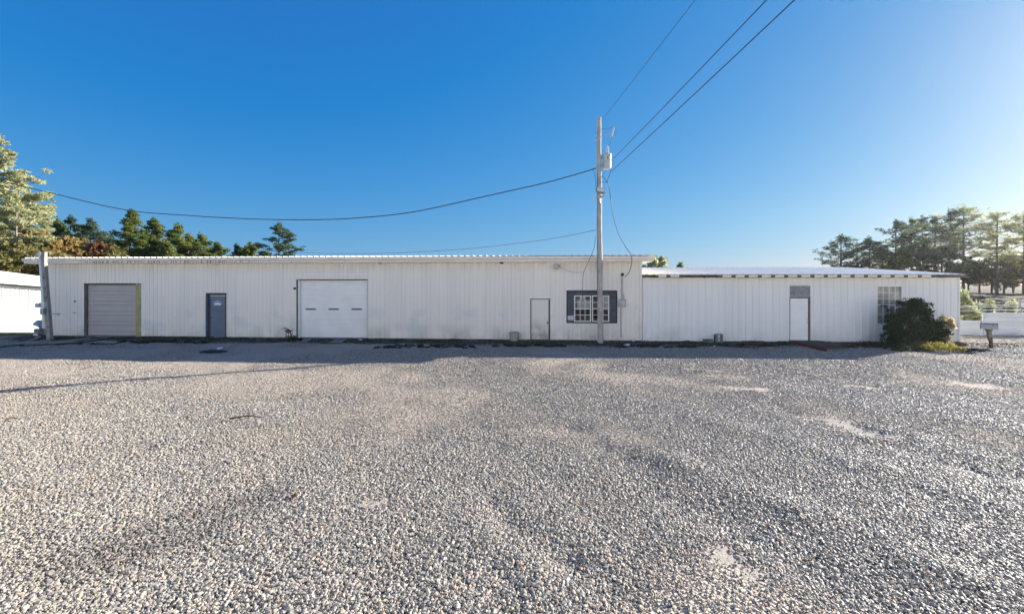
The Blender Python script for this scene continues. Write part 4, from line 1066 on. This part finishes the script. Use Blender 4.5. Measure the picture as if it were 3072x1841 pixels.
# planks lying at the left
rnd_=random.Random(3)
pl=[(40,1034,150,1022,.10,'palewood','pale split board in the rubbish at the far left of the wall foot'),(75,1029,118,1014,.09,'palewood','short pale board propped near the bin'),
    (150,1030,268,1017,.14,'palewood','long pale board lying left of the grey garage door'),(200,1034,330,1019,.12,'darkplank','dark plank lying across the front of the grey garage door'),
    (60,1040,230,1031,.10,'darkplank','long dark plank lying lowest at the far left'),(250,1026,330,1013,.16,'foot','worn concrete lip before the grey garage door'),
    (0,1043,70,1036,.12,'darkplank','dark plank cut by the left edge of the picture')]
for (x0,y0,x1,y1,wd,mt,lb) in pl:
    a=gpt(x0,y0); b=gpt(x1,y1); n_=(b-a).cross(Vector((0,0,1))).normalized()*wd/2; h=.045
    z0_=Vector((0,0,.02)); q=[a-n_,b-n_,b+n_,a+n_]; q=[p+z0_ for p in q]
    mb=MB(); mb.add(q+[p+Vector((0,0,h)) for p in q],[(3,2,1,0),(4,5,6,7),(0,1,5,4),(1,2,6,5),(2,3,7,6),(3,0,4,7)])
    mb.build('plank',M[mt],None,label=lb,cat='plank',group='scrap boards at the left wall foot',loc=(a+b)/2,bevel=.004)
# dark mound with a shiny bottle in front of the slate door
p=gpt(640,1057); mb=MB()
vs=[];nr,ns=6,20
for j in range(nr+1):
    for i in range(ns):
        t=2*PI*i/ns; r=j/nr; k=1+.25*noise.noise(Vector((math.cos(t)*1.5,math.sin(t)*1.5,j*.3)))
        vs.append((.62*r*k*math.cos(t),.30*r*k*math.sin(t),.12*math.sqrt(max(0,1-r**1.6))+.02*noise.noise(Vector((i,j,2)))-.01))
mb.add(vs,[(j*ns+i,j*ns+(i+1)%ns,(j+1)*ns+(i+1)%ns,(j+1)*ns+i) for j in range(nr) for i in range(ns)])
o=mb.build('tar_mound',M['black'],None,smooth=True,label='low black mound lying on the gravel in front of the slate-blue door',cat='mound'); o.location=p
p=gpt(652,1055); mb=MB(); mb.lathe([(.035,0),(.04,.02),(.04,.13),(.018,.17),(.018,.20)],(0,0,0),12); o=mb.build('plastic_bottle',M['glasslight'],None,smooth=True,label='clear plastic bottle lying on the black mound',cat='bottle'); o.location=(p.x,p.y-.02,.12); o.rotation_euler=(0,PI/2.3,.3)
# scraps
def scrap(x,y,s,mat,lb,cat,name):
    p=gpt(x,y); rd=random.Random(int(x)); mb=MB(); n=7
    ring=[Vector((s*math.cos(2*PI*i/n)*rd.uniform(.6,1.2),s*.6*math.sin(2*PI*i/n)*rd.uniform(.6,1.2),rd.uniform(0,.3)*s)) for i in range(n)]
    top_=Vector((0,0,s*.5)); mb.add(ring+[top_,Vector((0,0,-.02))],[(i,(i+1)%n,n) for i in range(n)]+[((i+1)%n,i,n+1) for i in range(n)])
    o=mb.build(name,M[mat],None,label=lb,cat=cat); o.location=(p.x,p.y,.03); return o
scrap(1882,1038,.17,'pvc','crumpled white plastic scrap on the dark soil near the meter','litter','plastic_scrap')
scrap(1900,1027,.10,'pvc','small white scrap at the joint of the two buildings','litter','plastic_scrap')
scrap(2143,1040,.06,'pvc','tiny pale scrap on the gravel below the cinder blocks','litter','plastic_scrap')
scrap(1082,1022,.14,'pvc','torn white scrap at the right foot of the white garage door','litter','plastic_scrap')
scrap(885,1493,.055,'log','small brown clod on the open gravel left of the pale patch','stone','clod')
# twigs
for (x0,y0,x1,y1,lb) in ((690,1263,785,1258,'thin dark stick lying on the open gravel in the left half'),(255,1108,282,1104,'dark twig on the sunlit gravel near the left shadow edge'),(20,1267,48,1263,'dark twig on the gravel at the far left')):
    a=gpt(x0,y0)+Vector((0,0,.05)); b=gpt(x1,y1)+Vector((0,0,.05)); m=(a+b)/2+Vector((0,.03,.03))
    mb=MB(); mb.tube(smooth_path([a,m,b],5),[.02*(1-.6*i/10) for i in range(11)],6); mb.build('stick',M['log'],None,label=lb,cat='stick',group='sticks on the gravel',loc=a)
# log by the annex corner
a=gpt(2866,1040)+Vector((0,.1,.10)); b=gpt(2902,1040)+Vector((0,.1,.10))
mb=MB(); mb.tube([a,a.lerp(b,.3)+Vector((0,0,.02)),a.lerp(b,.7),b],[.09,.12,.115,.08],10); mb.build('log',M['log'],None,smooth=True,label='short brown log at the right corner of the annex',cat='log',loc=a)

# ------------------------------------------------------------------ mailbox
mp_=gpt(2977,1045)
e=empty('mailbox',(mp_.x,mp_.y,0),0,'grey mailbox on a leaning half-rotten post at the right of the yard','mailbox')
rel=lambda x,y: px(x,y,mp_.y)-Vector((mp_.x,mp_.y,0))
a=rel(2975,1045); a.z=-.2; b=rel(2970,1012); c=rel(2966,989)
mb=MB(); mb.tube([a,a.lerp(b,.6)+Vector((.01,0,0)),b],[.062,.06,.075],10); mb.build('post_base',M['rust'],e)
mb=MB(); quad_post(mb,b-Vector((0,0,.1)),c,.10,.14,.10); mb.build('post',M['barkpale'],e)
mb=MB(); quad_post(mb,c-Vector((0,0,.02)),c+Vector((0,0,.03)),.18,.20,.16); mb.build('bracket',M['rust'],e)
mb=MB(); rz=Matrix.Rotation(math.radians(-38),4,'Z'); cz=c+Vector((0,0,.03)); n=12
prof=[(-.12,0),(.12,0)]+[(.12*math.cos(PI*i/n),.155+.115*math.sin(PI*i/n)) for i in range(n+1)]
vs=[]
for yy in (-.24,.24):
    for (x_,z_) in prof: v_=rz@Vector((yy,x_,z_)); vs.append(cz+v_)
n=len(prof); mb.add(vs,[(i,(i+1)%n,n+(i+1)%n,n+i) for i in range(n)]+[tuple(range(n-1,-1,-1)),tuple(range(n,2*n))])
mbox=mb.build('box',M['mail'],e,smooth=True)
mb=MB(); vs=[]
for yy in (.242,.256):
    for (x_,z_) in prof: v_=rz@Vector((yy,x_*1.06,z_*1.04-.003)); vs.append(cz+v_)
mb.add(vs,[(i,(i+1)%n,n+(i+1)%n,n+i) for i in range(n)]+[tuple(range(n-1,-1,-1)),tuple(range(n,2*n))]); mb.build('box_door',M['mail'],e)
mb=MB(); v0_=cz+rz@Vector((.1,-.12,.12)); v1_=cz+rz@Vector((.12,-.125,.24)); mb.cyl(v0_,v1_,.008,n=6); mb.build('flag',M['rust'],e)

# ------------------------------------------------------------------ right fence
dF=CH*F/(1005-HY)
def fpt(x,y): return px(x,y,dF)
e=empty('sheet_fence',fpt(2944,1005),0,'white sheet-metal fence stepping up behind the mailbox, barbed wire above','fence')
O3=e.location.copy()
def fpanel(x0,x1,y0,y1,v,mat='fence',name='fence_panel',lab=None):
    a=fpt(x0,y0)-O3; b=fpt(x1,y1)-O3; pr=[]; z=b.z
    k=max(2,int((a.z-b.z)/.06)); vs=[]
    for j in range(k+1):
        zz=b.z+(a.z-b.z)*j/k; dd=v+(.008 if j%2 else 0)
        m=max(1,int((b.x-a.x)/.5))
        for i in range(m+1): vs.append((a.x+(b.x-a.x)*i/m,dd+.02*noise.noise(Vector((i*.7,j*.3,x0))),zz+.012*math.sin(i*1.3+j)))
    mb=MB(); mb.add(vs,[(j*(m+1)+i,j*(m+1)+i+1,(j+1)*(m+1)+i+1,(j+1)*(m+1)+i) for j in range(k) for i in range(m)])
    o=mb.build(name,M[mat],e); s_=o.modifiers.new('thick','SOLIDIFY'); s_.thickness=.01; return o
fpanel(2840,2944,961,983.5,.0); fpanel(2840,2944,983.5,1008,-.03)
fpanel(2946,3200,938,961,.0); fpanel(2946,3200,961,983,-.03); fpanel(2946,3200,983,1007,-.06)
def post_(x,y0,y1,mat='galv',r=.03):
    a=fpt(x,y0)-O3; b=fpt(x,y1)-O3; mb=MB(); mb.cyl(a+Vector((0,-.08,0)),b+Vector((0,-.08,0)),r,n=8); return mb.build('fence_post',M[mat],e)
post_(2944.5,937,1005); post_(3069,937,1005,'fence'); post_(3195,937,1005)
for x0,y0,x1,y1 in ((2946,938,2939,913),(3066,938,3056,896),(3196,938,3186,896)):
    a=fpt(x0,y0)-O3; b=fpt(x1,y1)-O3; mb=MB(); mb.cyl(a,b,.032,n=6); mb.build('wire_arm',M['galvblue'],e)
for lv,(ya,yb,yc) in enumerate(((917,916,912),(922,921,919),(932,931,930))):
    pts=[fpt(2850,ya+1)-O3,fpt(2915,ya)-O3,fpt(2940,yb)-O3,fpt(3000,yb-1)-O3,fpt(3060,yc)-O3,fpt(3195,yc+2)-O3]
    mb=MB(); mb.tube(smooth_path(pts,6),.011,5)
    for i in range(24):
        p=pts[1].lerp(pts[4],i/24); q=Vector((.03,0,.03)); mb.cyl(p-q,p+q,.006,n=4)
    mb.build('barbed_wire',M['galv'],e)
mb=MB(); a=fpt(2905,1004)-O3; b=fpt(3040,997)-O3; mb.cyl(a+Vector((0,-.25,0)),b+Vector((0,-.25,0)),.03,n=6); mb.build('bottom_rail',M['pvc'],e)

# ------------------------------------------------------------------ small shed at the far left
A_=px(0,997,30.0); c50,s50=math.cos(math.radians(50)),math.sin(math.radians(50))
SH=empty('shed',(A_.x,A_.y,0),math.radians(50),'bright white ribbed metal shed behind the left end of the cream building','shed')
def shz(t,zl,zr): return zl+(zr-zl)*t/2.2
t0_,t1_=-7.0,3.6
mb=MB(); pr=profile(t0_,t1_,.2032,'rib'); n=len(pr)
vs=[(u,d*.25,shz(u,-.515,-.69)) for u,d in pr]+[(u,d*.7,shz(u,2.70,2.45)) for u,d in pr]
mb.add(vs,[(i,i+1,n+i+1,n+i) for i in range(n-1)]); mb.box(t0_,t0_+.02,0,6.5,-.6,2.7); mb.box(t1_-.02,t1_,0,6.5,-.7,2.3); mb.build('wall',M['siding3'],SH)
mb=MB(); pr=profile(t0_-.2,t1_+.2,.305,'roof'); n=len(pr)
vs=[]
for v_,zl,zr in ((-.25,2.72,2.47),(3.4,3.62,3.25),(6.9,2.72,2.47)): vs+=[(u,v_,shz(u,zl,zr)+d*.15) for u,d in pr]
mb.add(vs,[(k*n+i,k*n+i+1,(k+1)*n+i+1,(k+1)*n+i) for k in range(2) for i in range(n-1)]); mb.build('roof',M['roof'],SH)
mb=MB(); q=[(t0_,-.06,shz(t0_,2.62,2.37)),(t1_,-.06,shz(t1_,2.62,2.37)),(t1_,-.06,shz(t1_,2.70,2.45)),(t0_,-.06,shz(t0_,2.70,2.45))]
mb.add(q+[(x,y+.03,z) for x,y,z in q],[(0,1,2,3),(7,6,5,4),(0,4,5,1)]); mb.build('eave_board',M['rafter'],SH)
mb=MB()
for zl,zr in ((2.02,1.77),(1.35,1.12)):
    q=[(t0_,-.035,shz(t0_,zl,zr)),(t1_,-.035,shz(t1_,zl,zr)),(t1_,-.035,shz(t1_,zl,zr)+.02),(t0_,-.035,shz(t0_,zl,zr)+.02)]; mb.add(q+[(x,y+.01,z) for x,y,z in q],[(0,1,2,3),(7,6,5,4),(0,4,5,1),(2,6,7,3)])
mb.build('seam_strip',M['gutter'],SH)
# ------------------------------------------------------------------ pale metal building across the yard (seen only as a reflection in the window panes; set near and tall to bounce sun onto the fronts)
F4=Frame((-48,-8.0,0),0)
B4=empty('opposite_building',(58,-8.0,0),PI,'tall pale metal building across the yard behind the viewer','building')
mb=MB(); front_wall(mb,0,106,.0,9.0,[(30,34,.0,3.6),(52,56,.0,3.6),(74,75,.0,2.1)],.3048,'rib'); mb.build('wall',M['siding3'],B4)
mb=MB(); mb.box(0,.02,0,18,0,9.0); mb.box(105.98,106,0,18,0,9.0); mb.box(0,106,17.98,18,0,9.0); mb.build('side_walls',M['siding3'],B4)
mb=MB(); roof_sheet(mb,-.3,106.3,[(-.4,9.05),(9,10.0),(18.4,9.05)],.305); mb.build('roof',M['roof'],B4)
for a,b,z in ((30,34,3.6),(52,56,3.6)):
    mb=MB(); sections(mb,a,b,.02,z,.10,6,[.5],0,.012); mb.build('garage_door',M['greydoor'],B4)
mb=MB(); mb.box(74,75,.05,.10,.02,2.1); mb.build('door',M['bluedoor'],B4)
print('built')
# ------------------------------------------------------------------ trees
def T(x,ytop,d,zb,R,seed,label,cat='pine tree',group=None,**k):
    base,H=place(x,ytop,d,zb); return tree({'pine tree':'pine_tree','oak tree':'oak_tree','bush':'shrub','young pine':'young_pine'}.get(cat,'tree'),base,H,R,seed,label,cat,group,**k)
GL='trees behind the cream roof at the left'; GR='pines behind the annex at the right'
T(-22,385,45,-.9,4.3,1,'towering pale pine at the left edge, tallest tree of all','pine tree','big trees above the shed',kind='pine',mat='pinepale',c0=.18,dens=1.5,leaf=.34,bark='barkpale',nl=60)
T(50,590,42,-.9,3.6,2,'yellow-green bushy pine in front of the towering pale one','pine tree','big trees above the shed',kind='pine',mat='pinepale',c0=.10,dens=1.8,leaf=.30,bark='barkpale',nl=44)
T(-110,480,43,-.9,5.2,3,'broad pale pine cut by the left edge of the picture','pine tree','big trees above the shed',kind='pine',mat='pinepale',c0=.12,dens=1.5,leaf=.34,bark='barkpale',nl=50)
T(98,590,50,-1.2,2.4,4,'pale slender pine just right of the towering one','pine tree','big trees above the shed',kind='pine',mat='pinepale',c0=.15,dens=1.3,leaf=.34,bark='barkpale',nl=40)
T(50,765,40,-.9,3.2,5,'pale leafy bush right behind the shed roof','bush','big trees above the shed',kind='round',mat='oakolive',c0=.1,dens=1.6,leaf=.24,nl=26)
T(205,715,46,-1.2,2.3,6,'golden oak above the leaning post','oak tree',GL,kind='round',mat='oakgold',c0=.15,dens=1.3,leaf=.28)
T(140,705,44,-1.2,2.2,7,'golden-yellow oak left of the other golden one','oak tree',GL,kind='round',mat='oakgold',c0=.15,dens=1.3,leaf=.28)
T(298,725,48,-1.2,1.6,8,'russet red oak low against the dark pines','oak tree',GL,kind='round',mat='oakred',c0=.2,dens=1.4,leaf=.26)
T(350,745,47,-1.2,1.5,9,'small olive-yellow oak at the roof line right of the russet one','oak tree',GL,kind='round',mat='oakolive',c0=.2,dens=1.4,leaf=.26)
spec=[(170,652,56,'pine','pine',2.6,'dark pine half hidden by the pale trees'),(212,645,58,'pine','pineblue',2.6,'blue-green open pine, second in the row'),
 (272,655,57,'pine','pineblue',3.1,'blue-green rounded pine left of the tallest one'),(330,700,60,'pine','pineblue',2.6,'low dark pine in the dip of the row'),
 (388,626,56,'cone','pine',4.3,'tallest broad conical pine of the row'),(462,652,55,'cone','pine',3.5,'bright green conical pine right of the tallest one'),
 (533,670,55,'cone','pine',3.6,'wide green pine with a knobbly top'),(566,702,54,'pine','pine',2.8,'rounded green pine on the falling end of the row'),
 (602,700,57,'pine','pine',2.5,'small pine second from the end of the row'),(650,727,58,'pine','pine',2.2,'lowest pine closing the row on the right'),
 (425,705,52,'cone','pine',3.0,'low yellow-green pine in front of the tallest one'),(240,730,53,'round','oakolive',2.0,'dull olive bush under the blue-green pines'),(500,722,51,'cone','pine',2.6,'low green pine in front at the middle of the row'),
 (711,733,60,'pine','pineblue',1.5,'thin wispy pine alone after the gap'),(758,741,62,'round','pine',2.4,'low round green crown left of the lone tall pine'),
 (838,667,60,'pine','pineblue',2.7,'lone tall round-headed pine standing clear above the roof')]
for i,(x,y,d,kd,mt,R,lb) in enumerate(spec):
    T(x,y,d,-1.2,R,20+i,lb,'pine tree' if kd!='round' else 'bush',GL,kind=kd,mat=mt,c0=(.30 if kd=='pine' else .15),dens=1.25,leaf=.28,nl=36 if kd!='cone' else 60)
T(1962,777,52,0,1.5,60,'small pale green tree peeping over the annex roof at the joint','bush','low crowns over the annex roof',kind='round',mat='pinepale',c0=.3,dens=1.4,leaf=.3,nl=24)
T(2040,797,55,0,.8,61,'tiny green crown just showing over the annex roof','bush','low crowns over the annex roof',kind='round',mat='pine',c0=.3,dens=1.2,leaf=.3,nl=18)
# right-hand stand
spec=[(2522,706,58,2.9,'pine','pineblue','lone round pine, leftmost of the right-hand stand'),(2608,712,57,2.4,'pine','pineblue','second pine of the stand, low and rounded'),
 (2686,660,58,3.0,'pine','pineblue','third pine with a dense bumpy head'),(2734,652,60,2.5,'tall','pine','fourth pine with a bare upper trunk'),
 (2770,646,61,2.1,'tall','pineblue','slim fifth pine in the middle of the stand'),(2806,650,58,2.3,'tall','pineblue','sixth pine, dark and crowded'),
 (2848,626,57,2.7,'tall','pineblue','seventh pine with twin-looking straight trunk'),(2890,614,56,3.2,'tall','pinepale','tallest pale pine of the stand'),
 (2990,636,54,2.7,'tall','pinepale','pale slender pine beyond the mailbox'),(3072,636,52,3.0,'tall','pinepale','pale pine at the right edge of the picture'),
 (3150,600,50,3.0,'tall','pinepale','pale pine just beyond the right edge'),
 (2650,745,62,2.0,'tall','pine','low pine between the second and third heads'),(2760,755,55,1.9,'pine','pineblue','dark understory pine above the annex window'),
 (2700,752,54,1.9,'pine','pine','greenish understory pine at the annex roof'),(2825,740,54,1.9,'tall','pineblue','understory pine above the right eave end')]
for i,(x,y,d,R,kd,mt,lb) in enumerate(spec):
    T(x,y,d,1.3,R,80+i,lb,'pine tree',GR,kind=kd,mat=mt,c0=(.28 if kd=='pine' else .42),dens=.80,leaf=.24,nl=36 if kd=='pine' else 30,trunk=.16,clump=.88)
# undergrowth and young trees on the bank
spec=[(2905,800,57,2.0,'round','pineblue','dark green bushy tree just right of the annex roof end'),(2938,812,58,1.7,'pine','pineblue','short dark pine above the tall fence panel start'),
 (2975,775,57,1.9,'pine','pineblue','dark slanting pine on the bank above the mailbox'),(3012,835,55,1.7,'round','oakolive','brownish bush on the bank'),
 (3040,765,58,2.3,'pine','pineblue','bushy dark pine over the right fence panel'),(3075,790,56,2.1,'round','oakolive','olive bush tree at the right edge of the bank'),(3140,760,55,2.5,'pine','pineblue','dark pine on the bank beyond the right edge')]
for i,(x,y,d,R,kd,mt,lb) in enumerate(spec):
    T(x,y,d,1.5,R,120+i,lb,'pine tree' if kd!='round' else 'bush','undergrowth on the bank',kind=kd,mat=mt,c0=.30,dens=.8,leaf=.25,nl=28,clump=.85)
for x,y,d,R,lb,sd in ((2893,888,26.5,.95,'bright young pine between the annex corner and the fence',1),(2932,925,27,.55,'low bright pine sapling behind the fence step',2),(2968,918,27,.42,'pine sapling tip left of centre above the tall fence panel',3),(3034,919,27,.42,'pine sapling tip right of centre above the tall fence panel',4)):
    T(x,y,d,0,R,140+sd,lb,'young pine','young pines behind the fence',kind='cone',mat='pinepale',c0=.05,dens=2.2,leaf=.16,nl=30,clump=.75,trunk=.04)

# ------------------------------------------------------------------ bush at the annex wall
rng=np.random.default_rng(5)
bp=gpt(2745,1046); bp.y=19.55; bp.x=(2745-CX)/F*19.55
e=empty('evergreen_bush',(bp.x,bp.y,0),0,'big dark evergreen bush against the annex wall below its window','bush')
C=[];RR=[];CN=[];TN=[]
def zpx(y,d=19.4): return CH+(HY-y)/F*d
blobs=[(2745,955,.62,.5),(2710,975,.55,.45),(2780,985,.55,.45),(2700,1010,.50,.42),(2760,1015,.60,.5),(2800,1005,.45,.45),(2725,925,.40,.33),(2750,918,.32,.26),(2775,938,.34,.30),(2690,955,.30,.25),(2680,985,.30,.25),(2815,985,.34,.30),(2682,1020,.33,.25),(2810,1030,.40,.25)]
mb=MB()
for k in range(190):
    x,y,r,rz=blobs[int(rng.integers(len(blobs)))]
    p=px(x,y,19.55); d=rng.normal(size=3); d/=np.linalg.norm(d); f_=rng.random()**.5*1.12
    q=Vector((p.x-bp.x+d[0]*r*f_,d[1]*r*.9*f_,p.z+d[2]*rz*f_)); q.z=max(.12,q.z)
    e_=.09+.12*rng.random()
    C.append(tuple(q)); RR.append((e_*1.4,e_*1.2,e_*.9)); CN.append(120); TN.append(.15+.55*rng.random())
    if k%3==0:
        a0=Vector((rng.uniform(-.3,.3),0,0)); mb.tube([a0,a0.lerp(q,.5)+Vector((0,-.05,.1)),q],[.022,.014,.006],5)
for (x,y) in ((2655,918),(2663,1000),(2650,1005),(2668,930),(2795,912),(2700,905)):
    p=px(x,y,19.5); q=Vector((p.x-bp.x,0,p.z)); C.append(tuple(q)); RR.append((.16,.12,.07)); CN.append(30); TN.append(.4)
    mb.tube([Vector((0,0,.6)),q*.7+Vector((0,-.1,.2)),q],[.014,.009,.004],4)
mb.build('stems',M['bark'],e)
leaf_mesh('foliage',C,RR,CN,.085,.55,M['bush'],e,TN,1.0,rng)
# sunlit shrub right of it
p0=px(2845,1030,19.9)
e=empty('flowering_shrub',(p0.x,19.9,0),0,'sunlit pinkish-leaved shrub at the right corner of the annex','shrub')
C=[];RR=[];CN=[];TN=[];mb=MB()
for x,y,r in ((2822,955,.20),(2838,965,.20),(2850,960,.16),(2855,980,.18),(2840,985,.24),(2826,980,.22),(2832,1005,.22),(2845,1010,.16),(2828,1025,.22),(2860,975,.12),(2818,1000,.2)):
    p=px(x,y,19.9); q=Vector((p.x-p0.x,rng.uniform(-.1,.1),p.z)); C.append(tuple(q)); RR.append((r,r,r*.9)); CN.append(150); TN.append(.5+.2*rng.random())
    mb.tube([Vector((0,0,0)),q*.6+Vector((.02,0,.05)),q],[.018,.010,.004],4)
mb.build('stems',M['bark'],e); leaf_mesh('foliage',C,RR,CN,.075,.7,M['bushpink'],e,TN,1.0,rng)
# yellow weeds in front
def weed(x0,x1,y,h,mat,label,n,dep,seed,leaf=.06,group='weed patches at the wall foot'):
    rg=np.random.default_rng(seed); a=gpt(x0,y); b=gpt(x1,y); c=(a+b)/2
    e=empty('weed_patch',(c.x,c.y,0),0,label,'weeds',group)
    C=[];RR=[];CN=[];TN=[];mb=MB()
    for i in range(n):
        t=rg.random(); q=Vector(((t-.5)*(b.x-a.x),rg.uniform(0,dep),h*(.25+.6*rg.random())*math.sin(PI*(.1+.8*t))))
        C.append(tuple(q)); RR.append((.13,.13,h*.28)); CN.append(40); TN.append(.3+.5*rg.random())
        mb.tube([Vector((q.x*.95,q.y,0)),q+Vector((0,0,h*.2))],[.007,.003],4)
    mb.build('stalks',M['bark'],e); leaf_mesh('leaves',C,RR,CN,leaf,.55,M[mat],e,TN,1.0,rg)
weed(2800,2912,1060,.42,'weed','yellow-green weeds glowing in the sun in front of the pinkish shrub',46,.8,1)
weed(2690,2800,1056,.30,'weeddark','dull brush and dead stems under the evergreen bush',40,.7,2)
weed(2560,2690,1046,.18,'weeddark','low dark weeds along the annex wall left of the evergreen bush',30,.6,3)
weed(2905,3000,1056,.05,'litter','flat dark leaf litter around the mailbox foot',46,.7,4,.05)  # leaf patch laid where the mailbox casts its shadow, darkening it by colour
weed(855,905,1026,.28,'weeddark','small dark weeds beside the plant stand',12,.2,5)
weed(2340,2370,1034,.18,'weeddark','dry tuft left of the wooden ramp',12,.3,6)
weed(1480,1700,1042,.09,'weeddark','low weeds before the cream door',40,.7,7)
weed(1120,1420,1046,.10,'weeddark','long low mat of weeds right of the white garage door',60,.9,8)
weed(330,610,1032,.12,'weeddark','dark weeds between the grey garage door and the slate door',55,.7,9)
weed(1830,2100,1044,.08,'weeddark','low weeds before the joint of the buildings',46,.7,10)
weed(160,330,1036,.07,'weeddark','low weeds before the grey garage door',26,.5,11)
weed(2160,2350,1040,.08,'weeddark','thin weeds right of the cinder blocks',30,.6,12)
# lawn strip before the shed
rg=np.random.default_rng(9); C=[];RR=[];CN=[];TN=[]
for i in range(520):
    x=rg.uniform(-42,-22.8); y=rg.uniform(24.6,33); C.append((x,y,terrain(x,y)+.03)); RR.append((.35,.35,.05)); CN.append(26); TN.append(.35+.4*rg.random())
o=leaf_mesh('grass',C,RR,CN,.11,.25,M['grass'],None,TN,.3,rg,up=1.2); tag(o,'short green grass before the white shed','grass',kind='stuff')
# leaf litter along the walls
C=[];RR=[];CN=[];TN=[]
for i in range(700):
    u=rg.uniform(UL,U2+6); Fm=F1 if u<0 else F2; v_=-abs(rg.normal())*.6-.05; p=Fm.w(u,v_,0); C.append((p.x,p.y,yard_h(p.x,p.y)+.02)); RR.append((.25,.2,.02)); CN.append(9); TN.append(.4+.5*rg.random())
o=leaf_mesh('fallen_leaves',C,RR,CN,.07,.6,M['weeddark'],None,TN,.2,rg); tag(o,'dead leaves and twigs strewn along the wall foot','leaf litter',kind='stuff')
print('done')
# ------------------------------------------------------------------ air volume added to imitate the sun's glare
t=NT('haze_air'); t.t.nodes.remove(t.b); pv=t.n('ShaderNodeVolumePrincipled'); pv.inputs['Density'].default_value=.00018; pv.inputs['Anisotropy'].default_value=.78; pv.inputs['Color'].default_value=(1,1,1,1)
t.l(pv.outputs[0],t.out.inputs['Volume'])
mb=MB(); mb.box(-140,140,-40,120,-4,22); mb.build('haze',t.m,None,kind='stuff')
print('end')
